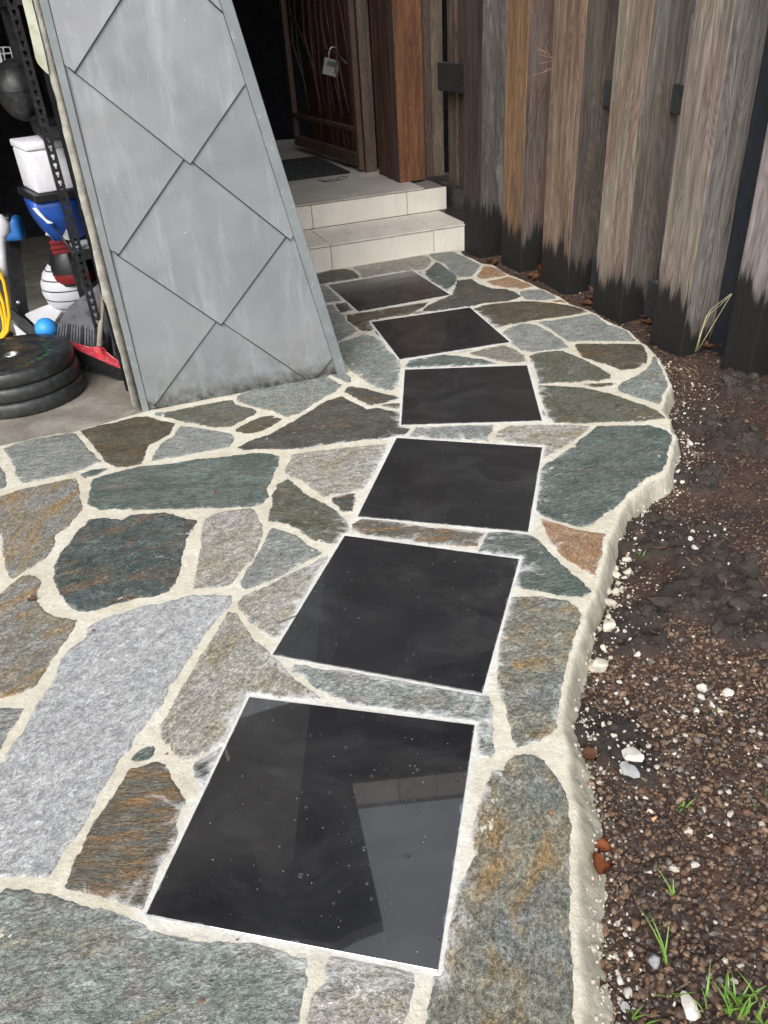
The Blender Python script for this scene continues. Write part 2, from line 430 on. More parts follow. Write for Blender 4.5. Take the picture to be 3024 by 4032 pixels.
k = NT('soil'); v = k.coord(offset=False)
c = k.ramp(k.noise(v, 5, 6, 0.65), [(0.3, (0.028, 0.018, 0.015)), (0.5, (0.052, 0.031, 0.024)), (0.72, (0.085, 0.050, 0.036))])
c = k.mix(0.7, c, k.ramp(k.noise(v, 90, 4, 0.7), [(0.3, 0.5), (0.7, 1.7)]), 'MULTIPLY')
c = k.mix(k.attr('clod'), c, k.ramp(k.noise(v, 30, 4, 0.7), [(0.3, (0.024, 0.020, 0.0175)), (0.7, (0.054, 0.043, 0.036))]))
dust = k.ramp(k.noise(v, 7, 6, 0.78), [(0.58, 0.0), (0.74, 0.75)])
fine = k.ramp(k.noise(v, 130, 2, 0.6), [(0.5, 0.0), (0.62, 1.0)])
c = k.mix(k.math('MULTIPLY', k.math('MULTIPLY', dust, fine), k.math('SUBTRACT', 1.0, k.math('MULTIPLY', k.attr('clod'), 0.8))), c, (0.50, 0.45, 0.38))
k.bsdf(Base_Color=c, Roughness=0.75, Specular_IOR_Level=0.35,
       Normal=k.bump(k.noise(v, 120, 5, 0.7), 0.9, 0.008, k.bump(k.noise(v, 40, 4, 0.7), 0.8, 0.02)))
M['soil'] = k.m
k = NT('pebble')
r = k.n('ShaderNodeNewGeometry').outputs['Random Per Island']
c = k.ramp(r, [(0.0, (0.038, 0.024, 0.018)), (0.18, (0.072, 0.043, 0.027)), (0.34, (0.120, 0.066, 0.038)), (0.48, (0.050, 0.034, 0.027)),
               (0.62, (0.142, 0.088, 0.054)), (0.74, (0.068, 0.052, 0.045)), (0.84, (0.175, 0.115, 0.072)), (0.93, (0.14, 0.122, 0.108)), (0.978, (0.42, 0.38, 0.33))], 'CONSTANT')
v = k.coord('Object', offset=False)
c = k.mix(0.5, c, k.ramp(k.noise(v, 220, 3), [(0.3, 0.6), (0.7, 1.45)]), 'MULTIPLY')
k.bsdf(Base_Color=c, Roughness=0.5, Specular_IOR_Level=0.5); M['pebble'] = k.m
k = NT('clod'); v = k.coord(offset=False)
c = k.ramp(k.noise(v, 45, 5, 0.7), [(0.3, (0.026, 0.021, 0.018)), (0.7, (0.062, 0.048, 0.040))])
k.bsdf(Base_Color=c, Roughness=0.85, Normal=k.bump(k.noise(v, 120, 5, 0.7), 0.9, 0.006)); M['clod'] = k.m
k = NT('mulch')
c = k.ramp(k.n('ShaderNodeNewGeometry').outputs['Random Per Island'], [(0.0, (0.045, 0.022, 0.016)), (0.3, (0.085, 0.042, 0.028)), (0.55, (0.032, 0.020, 0.017)), (0.75, (0.12, 0.065, 0.040)), (0.93, (0.22, 0.16, 0.10))], 'CONSTANT')
k.bsdf(Base_Color=c, Roughness=0.7); M['mulch'] = k.m
M['crumb'] = plain('mortar_crumb', (0.50, 0.45, 0.38), 0.9, var=0.5, scale=60, bumpd=0.003)

k = NT('zinc'); v = k.coord(); vw = k.coord(scale=(1, 1, 0.16))
c = k.ramp(k.noise(v, 2.6, 3, 0.5, 0.5), [(0.34, (0.255, 0.272, 0.285)), (0.55, (0.292, 0.307, 0.320)), (0.75, (0.318, 0.316, 0.330))])
rub = k.ramp(k.noise(vw, 13, 5, 0.7), [(0.52, 0.0), (0.74, 0.6)])
c = k.mix(rub, c, (0.43, 0.455, 0.475))
pat = k.ramp(k.noise(v, 6.5, 5, 0.7), [(0.67, 0.0), (0.72, 0.35)])
c = k.mix(pat, c, (0.40, 0.40, 0.46))
z = k.n('ShaderNodeSeparateXYZ', {0: k.n('ShaderNodeNewGeometry').outputs['Position']}).outputs[2]
splash = k.math('MULTIPLY', k.ramp(z, [(0.0, 1.0), (0.30, 0.0)]), k.ramp(k.noise(v, 11, 6, 0.75), [(0.42, 0.0), (0.66, 0.7)]))
c = k.mix(splash, c, (0.12, 0.115, 0.10))
foot = k.math('MULTIPLY', k.ramp(z, [(0.015, 1.0), (0.085, 0.0)]), k.ramp(k.noise(v, 24, 5, 0.7), [(0.35, 0.15), (0.6, 0.95)]))
c = k.mix(foot, c, (0.045, 0.04, 0.033))
spk = k.ramp(k.noise(v, 95, 2, 0.5), [(0.735, 0.0), (0.765, 0.5)])
c = k.mix(k.math('MULTIPLY', spk, k.ramp(z, [(0.1, 1.0), (0.9, 0.35)])), c, (0.12, 0.12, 0.11))
wsp = k.ramp(k.noise(k.coord(scale=(1.01, 1.01, 1.01)), 71, 2, 0.5), [(0.755, 0.0), (0.78, 0.7)])
c = k.mix(wsp, c, (0.62, 0.63, 0.64))
k.bsdf(Base_Color=c, Roughness=k.ramp(k.noise(v, 5, 4), [(0.3, 0.34), (0.7, 0.5)]), Metallic=0.35, Specular_IOR_Level=0.5,
       Normal=k.bump(k.noise(v, 3.2, 2), 0.35, 0.03))
M['zinc'] = k.m
k = NT('zinc_trim'); v = k.coord()
c = k.ramp(k.noise(v, 6, 5, 0.6), [(0.3, (0.20, 0.225, 0.23)), (0.7, (0.27, 0.295, 0.305))])
fl = k.ramp(k.noise(v, 26, 5, 0.75), [(0.60, 0.0), (0.66, 0.6)])
c = k.mix(fl, c, (0.42, 0.47, 0.50))
k.bsdf(Base_Color=c, Roughness=0.45, Metallic=0.3); M['zinc_trim'] = k.m
M['seam_shade'] = plain('seam_shade', (0.02, 0.02, 0.021), 0.8)
M['render'] = plain('weathered_render', (0.30, 0.285, 0.245), 0.9, var=0.35, scale=16, bumpd=0.006, dirt=(0.44, 0.42, 0.36))
M['pale_board'] = plain('pale_board', (0.47, 0.48, 0.38), 0.7, var=0.15, scale=7, dirt=(0.33, 0.34, 0.22))

k = NT('concrete'); v = k.coord(offset=False)
c = k.ramp(k.noise(v, 4.5, 7, 0.7, 1.0), [(0.3, (0.155, 0.135, 0.112)), (0.5, (0.23, 0.21, 0.18)), (0.7, (0.34, 0.325, 0.285))])
c = k.mix(k.ramp(k.noise(v, 22, 6, 0.75), [(0.58, 0.0), (0.7, 0.6)]), c, (0.36, 0.36, 0.33))
c = k.mix(0.4, c, k.ramp(k.noise(v, 120, 3), [(0.3, 0.6), (0.7, 1.3)]), 'MULTIPLY')
k.bsdf(Base_Color=c, Roughness=k.ramp(k.noise(v, 4, 3), [(0.35, 0.28), (0.6, 0.6)]), Normal=k.bump(k.noise(v, 80, 4), 0.4, 0.004))
M['concrete'] = k.m

k = NT('step_tile'); v = k.coord(scale=(1, 1, 1))
c = k.ramp(k.noise(v, 3.0, 4, 0.6), [(0.3, (0.68, 0.635, 0.565)), (0.7, (0.77, 0.73, 0.66))])
c = k.mix(k.ramp(k.noise(k.coord(scale=(1, 1, 0.14)), 16, 4, 0.6), [(0.52, 0.0), (0.72, 0.55)]), c, (0.62, 0.60, 0.565))
pin = k.ramp(k.noise(v, 62, 2, 0.5), [(0.765, 0.0), (0.785, 0.8)])
c = k.mix(pin, c, (0.16, 0.13, 0.11))
k.bsdf(Base_Color=c, Roughness=0.5, Normal=k.bump(k.noise(v, 60, 3), 0.2, 0.002)); M['step_tile'] = k.m
k = NT('tread_tile'); v = k.coord()
c = k.ramp(k.noise(v, 3.5, 5, 0.65), [(0.3, (0.62, 0.575, 0.51)), (0.7, (0.72, 0.675, 0.605))])
c = k.mix(k.ramp(k.noise(v, 9, 5, 0.7), [(0.5, 0.0), (0.75, 0.5)]), c, (0.33, 0.31, 0.29))
k.bsdf(Base_Color=c, Roughness=0.55); M['tread_tile'] = k.m
k = NT('landing_stone'); v = k.coord()
c = k.ramp(k.noise(v, 4, 5, 0.65), [(0.3, (0.37, 0.345, 0.31)), (0.7, (0.50, 0.475, 0.435))])
c = k.mix(k.ramp(k.noise(v, 11, 6, 0.7), [(0.58, 0.0), (0.72, 0.6)]), c, (0.60, 0.585, 0.57))
k.bsdf(Base_Color=c, Roughness=0.5); M['landing'] = k.m
M['grout'] = plain('grout', (0.16, 0.14, 0.12), 0.9)

W = {}
GREY = (0.125, 0.112, 0.100); DGREY = (0.080, 0.072, 0.066); PINK = (0.205, 0.165, 0.160); BROWN = (0.135, 0.090, 0.058); ORANGE = (0.205, 0.122, 0.068)
TAN = (0.210, 0.175, 0.140)
W['orange'] = wood_mat('timber_orange_brown', [BROWN, ORANGE, (0.21, 0.125, 0.075)], 0.30, seed=1.0)
W['purple'] = wood_mat('timber_purple_brown', [(0.045, 0.032, 0.034), (0.060, 0.045, 0.045), (0.085, 0.068, 0.058)], 0.38, seed=2.0)
W['silver'] = wood_mat('timber_silver_grey', [GREY, (0.18, 0.165, 0.15), DGREY, GREY], 0.36, seed=3.0)
W['greyred'] = wood_mat('timber_grey_red', [DGREY, (0.125, 0.085, 0.07), GREY], 0.27, seed=4.0)
W['tan'] = wood_mat('timber_tan', [(0.145, 0.098, 0.066), (0.195, 0.142, 0.103), (0.165, 0.098, 0.072)], 0.27, seed=5.0)
W['dark'] = wood_mat('timber_dark_brown', [(0.060, 0.048, 0.038), (0.085, 0.068, 0.055), (0.07, 0.062, 0.056)], 0.20, seed=6.0)
W['light'] = wood_mat('timber_weathered', [(0.150, 0.122, 0.094), (0.210, 0.180, 0.143), (0.175, 0.120, 0.095), (0.185, 0.155, 0.120)], 0.24, seed=7.0)
W['lightgrey'] = wood_mat('timber_weathered_shaded', [(0.085, 0.072, 0.060), (0.115, 0.098, 0.082), (0.130, 0.128, 0.124)], 0.18, seed=8.0)
W['pink'] = wood_mat('timber_pinkish', [(0.155, 0.126, 0.104), (0.210, 0.178, 0.146), (0.180, 0.152, 0.126), (0.195, 0.142, 0.130)], 0.27, seed=9.0)
W['palegrey'] = wood_mat('timber_pale_grey', [(0.105, 0.092, 0.078), (0.150, 0.140, 0.130), (0.115, 0.095, 0.085)], 0.13, seed=10.0)
W['pink2'] = wood_mat('timber_pinkish_near', [(0.215, 0.175, 0.170), (0.25, 0.22, 0.212)], 0.45, seed=12.0, rag=0.2)
NOST = dict(stain=False)
W['red'] = wood_mat('timber_red_brown', [(0.115, 0.048, 0.032), (0.070, 0.036, 0.028), (0.135, 0.068, 0.042)], seed=13.0, **NOST)
W['rust'] = wood_mat('timber_rust', [(0.150, 0.062, 0.034), (0.190, 0.088, 0.042), (0.115, 0.052, 0.034)], seed=14.0, **NOST)
W['plum'] = wood_mat('timber_plum', [(0.065, 0.038, 0.034), (0.095, 0.070, 0.055), (0.05, 0.036, 0.034)], seed=15.0, **NOST)
W['umber'] = wood_mat('timber_umber', [(0.10, 0.075, 0.052), (0.135, 0.105, 0.078), (0.085, 0.05, 0.042)], seed=16.0, **NOST)
W['deep'] = wood_mat('timber_deep_brown', [(0.080, 0.030, 0.022), (0.125, 0.050, 0.032)], seed=17.0, **NOST)

M['black_steel'] = plain('black_steel', (0.018, 0.019, 0.021), 0.4, 0.2, scale=20, dirt=(0.05, 0.05, 0.05))
M['brown_steel'] = plain('brown_steel', (0.105, 0.068, 0.052), 0.6, 0.1, scale=14, dirt=(0.12, 0.06, 0.04))
M['rod_steel'] = plain('rod_steel', (0.055, 0.036, 0.033), 0.55, 0.2, scale=25, var=0.5)
M['rail_paint'] = plain('rail_paint', (0.030, 0.031, 0.033), 0.55, 0.0, scale=18, bumpd=0.002)
M['post_paint'] = plain('post_paint', (0.016, 0.019, 0.024), 0.42, 0.1, scale=24)
M['lock_metal'] = plain('lock_metal', (0.50, 0.50, 0.49), 0.35, 0.6, scale=40)
M['lock_plate'] = plain('lock_plate', (0.10, 0.10, 0.10), 0.5)
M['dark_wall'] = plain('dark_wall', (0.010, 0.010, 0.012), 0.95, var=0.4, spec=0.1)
M['roof'] = plain('dark_roof', (0.022, 0.020, 0.020), 0.8)
M['upper_wall'] = plain('dark_cladding', (0.045, 0.038, 0.034), 0.8)
M['fascia'] = plain('fascia_timber', (0.16, 0.14, 0.115), 0.7)
M['foam'] = plain('white_foam', (0.72, 0.72, 0.76), 0.8, var=0.08, scale=30, bumpd=0.002)
M['blue'] = plain('blue_plastic', (0.015, 0.075, 0.36), 0.4, var=0.15)
M['blue_light'] = plain('light_blue_plastic', (0.04, 0.30, 0.78), 0.45, var=0.1)
M['blue_mid'] = plain('mid_blue_plastic', (0.02, 0.14, 0.42), 0.5)
M['yellow'] = plain('yellow_hose', (0.80, 0.46, 0.02), 0.4, var=0.1)
M['white_plastic'] = plain('white_plastic', (0.62, 0.63, 0.66), 0.45, var=0.08)
M['white_cloth'] = plain('white_cloth', (0.55, 0.55, 0.57), 0.9, var=0.15, bumpd=0.004)
M['black_rubber'] = plain('black_rubber', (0.020, 0.021, 0.022), 0.42, var=0.3, scale=14, bumpd=0.001, dirt=(0.055, 0.058, 0.06))
M['rake'] = plain('grey_black_plastic', (0.085, 0.085, 0.095), 0.4, var=0.2, scale=11, dirt=(0.020, 0.020, 0.023))
M['black_plastic'] = plain('black_plastic', (0.014, 0.014, 0.016), 0.4, scale=12)
M['bristle'] = plain('bristle', (0.028, 0.028, 0.031), 0.55, var=0.4, scale=60)
M['red'] = plain('red_plastic', (0.52, 0.035, 0.055), 0.45, var=0.2, scale=20, dirt=(0.55, 0.22, 0.22))
M['red_dark'] = plain('dark_red_plastic', (0.20, 0.012, 0.015), 0.4)
M['handle'] = plain('worn_wood_handle', (0.34, 0.30, 0.25), 0.75, var=0.25, scale=14)
M['green_print'] = plain('green_print', (0.035, 0.13, 0.045), 0.6, var=0.5, scale=60)
M['steel'] = plain('bare_steel', (0.55, 0.55, 0.55), 0.3, 0.8)
M['wire'] = plain('white_wire', (0.55, 0.57, 0.58), 0.5)
M['card'] = plain('grey_card', (0.36, 0.37, 0.37), 0.8)
M['leaf'] = plain('dead_leaf', (0.30, 0.095, 0.035), 0.6, var=0.35, scale=40)
M['leaf_brown'] = plain('brown_leaf', (0.17, 0.075, 0.04), 0.7, var=0.4, scale=40)
M['leaf_pink'] = plain('faded_leaf', (0.28, 0.15, 0.12), 0.7, var=0.35, scale=40)
M['grass'] = plain('green_grass', (0.13, 0.25, 0.035), 0.5, var=0.35, scale=40)
M['straw'] = plain('dry_straw', (0.42, 0.38, 0.22), 0.6, var=0.2, scale=40)
M['rock_grey'] = plain('grey_rock', (0.30, 0.31, 0.315), 0.7, var=0.25, scale=45, bumpd=0.004)
M['rock_white'] = plain('white_rock', (0.54, 0.52, 0.47), 0.85, var=0.15, scale=45, bumpd=0.004)
M['mat'] = plain('rubber_mat', (0.016, 0.016, 0.016), 0.7)

# ------------------------------------------------------------------ the path: mortar bed, black tiles, flagstones
TILE_Q = [((-0.175803, 1.109993), -0.250826), ((0.040566, 1.813287), -0.343338), ((0.277302, 2.515381), -0.285250),
          ((0.424844, 3.278298), -0.087306), ((0.361925, 4.103250), 0.221251), ((0.120303, 4.912347), 0.327468)]
TS = 0.6
def tile_dist(x, y):
    """distance outside the nearest tile (negative inside)"""
    best = np.full(np.shape(x), 9.0)
    for (cx, cy), a in TILE_Q:
        ca, sa = math.cos(a), math.sin(a)
        lx = (x - cx) * ca + (y - cy) * sa; ly = -(x - cx) * sa + (y - cy) * ca
        qx = np.abs(lx) - TS / 2; qy = np.abs(ly) - TS / 2
        d = np.hypot(np.maximum(qx, 0), np.maximum(qy, 0)) + np.minimum(np.maximum(qx, qy), 0)
        best = np.minimum(best, d)
    return best

# outline of the paving, walked anticlockwise from the bottom of the picture
OUT_R = poly(('C12', [(455, 1950), (462, 1672), (470, 1500), (470, 1380), (448, 1230), (432, 1080), (440, 950), (438, 800), (435, 650), (440, 500), (440, 380),
                      (425, 260), (395, 150), (375, 60)]),
             ('C9', [(385, 1560), (372, 1480), (345, 1400), (345, 1290), (372, 1150), (410, 1010), (450, 850), (492, 740), (500, 650), (560, 545),
                     (585, 440), (622, 320), (645, 200), (690, 110), (718, 20)]),
             ('C6', [(770, 1555), (830, 1505), (905, 1440), (1005, 1392), (1032, 1335), (1052, 1230), (1073, 1158), (1040, 1133), (1035, 1055),
                     (985, 985), (1005, 905), (1042, 842), (1003, 735), (945, 642), (890, 588), (850, 565), (770, 486), (700, 458), (620, 420),
                     (560, 378), (480, 345), (400, 320), (330, 272), (185, 208), (140, 184), (60, 152), (0, 130)]),
             ('C5', [(1560, 70), (1490, 62), (1430, 30), (1370, 5)]))
OUT_B = poly(('C2', [(1345, 1635)]))
OUT = np.vstack([OUT_R, OUT_B, [[0.36, 5.69], [-0.349, 5.455], [-0.60, 5.37], [-0.62, 3.80], [-0.62, 3.48], [-1.062, 3.343]],
                 poly(('C4', [(920, 1037), (700, 1100), (480, 1160), (250, 1195), (0, 1255), (-300, 1320)])),
                 [[-2.3, 2.6], [-2.3, 0.35], [0.0, 0.35]]])

STONES = [
 # (kind, grain angle, relief, outline)
 ('green', 0.2, 1.3, poly(('C10', [(30, 820), (150, 828), (300, 855), (450, 895), (600, 950), (760, 985), (900, 1030), (1000, 1090), (1200, 1140), (1420, 1175), (1640, 1180)]),
      ('C11', [(0, 1180), (150, 1220), (280, 1260), (345, 1300), (360, 1340), (350, 1420), (330, 1520), (310, 1620), (290, 1712), (250, 1950)]), ('C10', [(-60, 2000), (-60, 960)]))),
 ('tan', 0.0, 0.8, poly(('C11', [(490, 1265), (620, 1275), (760, 1310), (900, 1330), (1050, 1380), (1060, 1430), (1045, 1520), (1030, 1600), (1000, 1712), (960, 1950), (300, 1950), (312, 1712), (370, 1540), (430, 1440), (450, 1340)]))),
 ('long', 1.2, 1.2, poly(('C11', [(1620, 50), (1555, 60), (1500, 200), (1450, 350), (1420, 480), (1440, 600), (1390, 700), (1330, 800), (1300, 950), (1270, 1080), (1240, 1200), (1220, 1340), (1160, 1400), (1150, 1480), (1130, 1600), (1100, 1712), (1060, 1950)]),
      ('C12', [(452, 1950), (458, 1672), (462, 1550), (466, 1400), (462, 1300), (440, 1200), (422, 1080), (432, 1000), (430, 850), (425, 700), (425, 560), (432, 450), (430, 320), (395, 240), (355, 160), (310, 80), (235, 0)]), ('C9', [(250, 1618), (180, 1590), (90, 1570), (10, 1600)]))),
 ('strip', 0.0, 1.0, poly(('C10', [(860, 35), (950, 20), (1050, -15), (1085, 30), (1130, 100), (1180, 180), (1225, 245), (1200, 300), (1165, 400), (1170, 470), (1120, 580), (1060, 650), (1000, 750), (985, 830), (960, 900), (940, 970), (880, 960), (760, 925), (620, 880), (480, 850), (390, 835), (440, 760), (470, 660), (530, 560), (600, 440), (660, 330), (740, 210), (790, 130), (820, 70)]))),
 ('teal', 0.6, 0.7, poly(('C7', [(860, 1640), (900, 1600), (960, 1565), (1010, 1555), (1020, 1580), (1010, 1620), (960, 1645), (900, 1659)]))),
 ('dark', 0.3, 1.0, poly(('C10', [(1255, 30), (1300, 0), (1370, -45), (1480, -120), (1425, 0), (1330, 172), (1290, 140), (1265, 100)]))),
 ('pale', 0.9, 0.7, poly(('C7', [(1370, 560), (1510, 575), (1515, 620), (1480, 670), (1400, 760), (1340, 830), (1290, 930), (1240, 1000), (1190, 1080), (1120, 1180), (1060, 1290), (985, 1360), (960, 1430), (900, 1490), (860, 1580), (800, 1640)]),
      ('C10', [(740, 90), (680, 180), (620, 280), (580, 380), (500, 490), (430, 590), (380, 690), (320, 770), (250, 770), (100, 745), (0, 760), (-150, 780)]),
      ('C7', [(-100, 1720), (20, 1650), (60, 1560), (130, 1480), (190, 1380), (250, 1270), (330, 1150), (370, 1080), (400, 980), (470, 910), (550, 850), (560, 790), (640, 740), (750, 695), (900, 650), (1050, 620), (1200, 580)]))),
 ('grey', 0.2, 1.0, poly(('C7', [(0, 1310), (80, 1305), (150, 1310), (140, 1360), (80, 1450), (40, 1520), (0, 1600), (-150, 1690), (-300, 1690), (-300, 1330)]))),
 ('ochre', 0.8, 1.2, poly(('C7', [(200, 435), (250, 460), (270, 490), (250, 570), (265, 640), (330, 700), (430, 725), (510, 735), (490, 790), (430, 880), (350, 980), (280, 1100), (240, 1170), (150, 1215), (60, 1240), (-60, 1260), (-350, 1270), (-350, 640), (-60, 580), (0, 560), (60, 510), (150, 440)]))),
 ('ochre', 1.3, 1.2, poly(('C4', [(0, 1580), (100, 1550), (250, 1515), (400, 1480), (500, 1460), (510, 1490), (530, 1560), (540, 1650)]), ('C7', [(540, 10), (500, 60), (440, 130), (370, 180), (360, 250), (310, 320), (240, 370), (160, 420), (80, 465), (50, 430), (25, 380), (15, 280), (5, 190), (-10, 100), (-20, 0)]), ('C4', [(-30, 1590)]))),
 ('dteal', 0.5, 1.5, poly(('C7', [(580, 70), (680, 65), (800, 75), (850, 40), (960, 35), (1080, 30), (1150, 45), (1230, 70), (1300, 80), (1260, 130), (1220, 220), (1190, 330), (1170, 430), (1150, 500), (1100, 550), (1010, 580), (920, 590), (800, 620), (680, 655), (560, 690), (500, 680), (420, 620), (370, 540), (345, 460), (360, 380), (390, 300), (450, 230), (500, 150), (560, 110)]))),
 ('tan', 0.7, 0.7, poly(('C7', [(1330, 80), (1400, 40), (1500, 15), (1640, 0)]), ('C8', [(18, 20), (22, 60), (68, 120), (60, 180), (20, 290), (0, 330)]), ('C7', [(1600, 390), (1540, 470), (1500, 515), (1400, 525), (1265, 535), (1275, 440), (1290, 330), (1305, 240), (1310, 150)]))),
 ('grey', 0.4, 0.7, poly(('C8', [(130, 130), (200, 150), (290, 190), (370, 240), (465, 298), (380, 345), (250, 410), (100, 480), (0, 525)]), ('C7', [(1600, 545), (1575, 520), (1570, 480), (1600, 420), (1640, 370)]), ('C8', [(40, 270), (80, 190), (110, 130)]))),
 ('olive', 0.0, 1.0, poly(('C5', [(150, 1510), (220, 1470), (270, 1500), (330, 1560), (420, 1610), (510, 1655)]), ('C8', [(560, 40), (600, 80), (620, 130), (620, 180), (560, 230), (480, 238), (400, 225), (350, 190), (290, 140), (220, 110), (150, 95), (90, 90), (90, 60), (105, 0)]), ('C5', [(120, 1580)]))),
 ('tan', 0.1, 0.8, poly(('C5', [(245, 1310), (400, 1290), (600, 1265), (800, 1245), (865, 1250), (860, 1290), (820, 1370), (780, 1460), (720, 1530), (660, 1560), (500, 1580), (470, 1600), (400, 1560), (300, 1480), (250, 1465), (195, 1450), (210, 1400), (230, 1350)]))),
 ('dark', 0.1, 0.8, poly(('C5', [(505, 1595), (580, 1575), (665, 1562), (665, 1610), (655, 1655)]), ('C8', [(640, 30), (565, 28), (545, 0)]), ('C5', [(520, 1630)]))),
 ('teal', 0.05, 1.1, poly(('C4', [(600, 1470), (750, 1430), (900, 1390), (1100, 1370), (1300, 1340), (1500, 1320), (1650, 1300)]), ('C5', [(100, 1305), (165, 1320), (155, 1400), (120, 1470), (95, 1530), (100, 1590), (60, 1630), (0, 1652)]), ('C7', [(1400, 5), (1000, 12), (800, 15), (640, 12), (590, -10)]), ('C4', [(560, 1640), (570, 1580), (580, 1520)]))),
 ('grey', 0.2, 1.0, poly(('C4', [(15, 1275), (100, 1240), (250, 1200), (400, 1170), (470, 1170), (510, 1180), (560, 1250), (620, 1310), (655, 1355), (560, 1400), (450, 1440), (300, 1470), (150, 1500), (120, 1480), (95, 1440), (90, 1380), (60, 1330)]))),
 ('green', 0.2, 1.0, poly(('C4', [(0, 1380), (20, 1400), (45, 1470), (45, 1520), (0, 1540), (-250, 1575), (-250, 1400)]))),
 ('brown', 0.1, 1.1, poly(('C4', [(515, 1155), (600, 1130), (750, 1100), (880, 1065), (960, 1060), (1050, 1085), (1150, 1105), (1110, 1180), (1050, 1215), (985, 1250), (960, 1290), (930, 1370), (840, 1390), (760, 1395), (690, 1360), (650, 1310), (590, 1240)]))),
 ('teal', 0.3, 0.6, poly(('C4', [(530, 1440), (600, 1410), (700, 1395), (710, 1405), (640, 1440), (545, 1472)]))),
 ('grey', 0.3, 0.6, poly(('C4', [(1005, 1040), (1060, 1030), (1075, 1040), (1050, 1070), (1010, 1060)]))),
 ('olive', 0.2, 1.0, poly(('C4', [(1070, 1040), (1150, 1020), (1300, 990), (1450, 960), (1520, 955), (1540, 980), (1600, 1000), (1650, 1010)]), ('C5', [(22, 1028), (0, 1052)]), ('C4', [(1600, 1085), (1500, 1130), (1400, 1135), (1250, 1110), (1130, 1085), (1065, 1070)]))),
 ('grey', 0.1, 0.7, poly(('C4', [(1170, 1120), (1300, 1135), (1450, 1160), (1520, 1180), (1530, 1230), (1500, 1265), (1400, 1285), (1200, 1320), (980, 1360), (1010, 1290), (1060, 1230), (1130, 1190)]))),
 ('brown', 0.3, 0.8, poly(('C4', [(1525, 1150), (1600, 1110), (1650, 1085)]), ('C5', [(60, 1060), (120, 1055), (195, 1080), (130, 1120), (50, 1160), (0, 1172)]), ('C4', [(1600, 1170), (1540, 1165)]))),
 ('dark', 0.25, 1.2, poly(('C5', [(580, 930), (650, 970), (740, 1015), (800, 1005), (880, 1020), (955, 1035), (950, 1130), (1030, 1140), (970, 1200), (900, 1210), (800, 1215), (600, 1230), (450, 1250), (300, 1275), (150, 1278), (0, 1278)]), ('C4', [(1600, 1285), (1540, 1270), (1620, 1225)]), ('C5', [(100, 1175), (220, 1110), (330, 1050), (450, 970), (520, 945)]))),
 ('green', 0.2, 1.0, poly(('C5', [(0, 885), (100, 870), (250, 830), (400, 805), (470, 800), (530, 830), (575, 860), (540, 900), (480, 930), (400, 980), (300, 1040), (220, 1075), (180, 1060), (120, 1030), (60, 1015), (0, 1002)]), ('C4', [(1600, 985), (1545, 960), (1545, 930), (1580, 905)]))),
 ('green', 0.2, 0.7, poly(('C5', [(500, 795), (550, 780), (620, 790), (640, 830), (610, 850), (560, 820)]))),
 ('green', 0.5, 1.4, poly(('C5', [(555, 580), (650, 550), (720, 520), (790, 540), (850, 580), (880, 630), (960, 690), (960, 740), (950, 830), (910, 890), (850, 895), (780, 870), (720, 830), (680, 800), (640, 780), (600, 720), (560, 660)]))),
 ('dark', 0.0, 1.0, poly(('C5', [(600, 870), (650, 865), (740, 880), (840, 910), (940, 930), (960, 950), (900, 965), (820, 980), (760, 990), (700, 965), (590, 905)]))),
 ('olive', 0.0, 0.6, poly(('C5', [(820, 990), (900, 975), (958, 970), (955, 1020), (880, 1005)]))),
 ('brown', 0.3, 1.0, poly(('C5', [(595, 400), (700, 385), (850, 360), (1000, 335), (1140, 315), (1110, 350), (1060, 375), (1010, 400), (900, 415), (760, 440), (770, 470), (790, 490), (760, 505), (700, 508), (660, 475), (610, 440)]))),
 ('dark', 0.4, 0.7, poly(('C5', [(785, 505), (812, 498), (850, 555), (800, 530)]))),
 ('grey', 0.2, 0.7, poly(('C5', [(485, 335), (520, 330), (545, 370), (590, 400), (600, 440), (640, 470), (680, 505), (640, 530), (560, 570), (400, 620), (330, 580), (330, 370)]))),
 ('dark', 0.2, 0.8, poly(('C5', [(530, 325), (620, 315), (655, 365), (600, 385), (565, 385), (535, 350)]))),
 ('grey', 0.2, 0.7, poly(('C5', [(440, 210), (485, 205), (540, 260), (580, 310), (490, 320), (450, 325), (320, 345), (310, 225)]))),
 ('olive', 0.3, 0.8, poly(('C5', [(415, 128), (500, 107), (590, 97), (655, 112), (688, 140), (690, 160), (560, 180), (440, 205), (330, 222), (300, 155)]))),
 ('tan', 0.3, 0.4, poly(('C5', [(655, 85), (750, 68), (900, 45), (1050, 18), (1115, 10), (1150, 20), (1160, 50), (1140, 85), (1100, 108), (1030, 110), (850, 135), (700, 160), (690, 130), (650, 98)]))),
 ('dark', 0.3, 0.4, poly(('C5', [(1062, 120), (1095, 112), (1108, 150), (1085, 140)]))),
 ('teal', 0.3, 0.9, poly(('C5', [(1190, 50), (1220, 65), (1270, 100), (1310, 130), (1330, 155), (1310, 200), (1260, 245), (1200, 210), (1120, 160), (1110, 120), (1150, 90)]))),
 ('grey', 0.3, 0.8, poly(('C5', [(1135, 5), (1200, -5), (1290, -18), (1365, 12), (1430, 45), (1485, 75), (1450, 120), (1420, 150), (1340, 155), (1280, 115), (1250, 70), (1180, 40)]))),
 ('orange', 0.3, 0.7, poly(('C5', [(1452, 145), (1502, 82), (1560, 85), (1620, 108), (1655, 132), (1640, 145), (1560, 158), (1480, 168)]))),
 ('orange', 0.2, 0.7, poly(('C5', [(1510, 180), (1600, 165), (1655, 150)]), ('C6', [(15, 148), (60, 162), (140, 192), (178, 208), (80, 225), (0, 215)]), ('C5', [(1560, 205)]))),
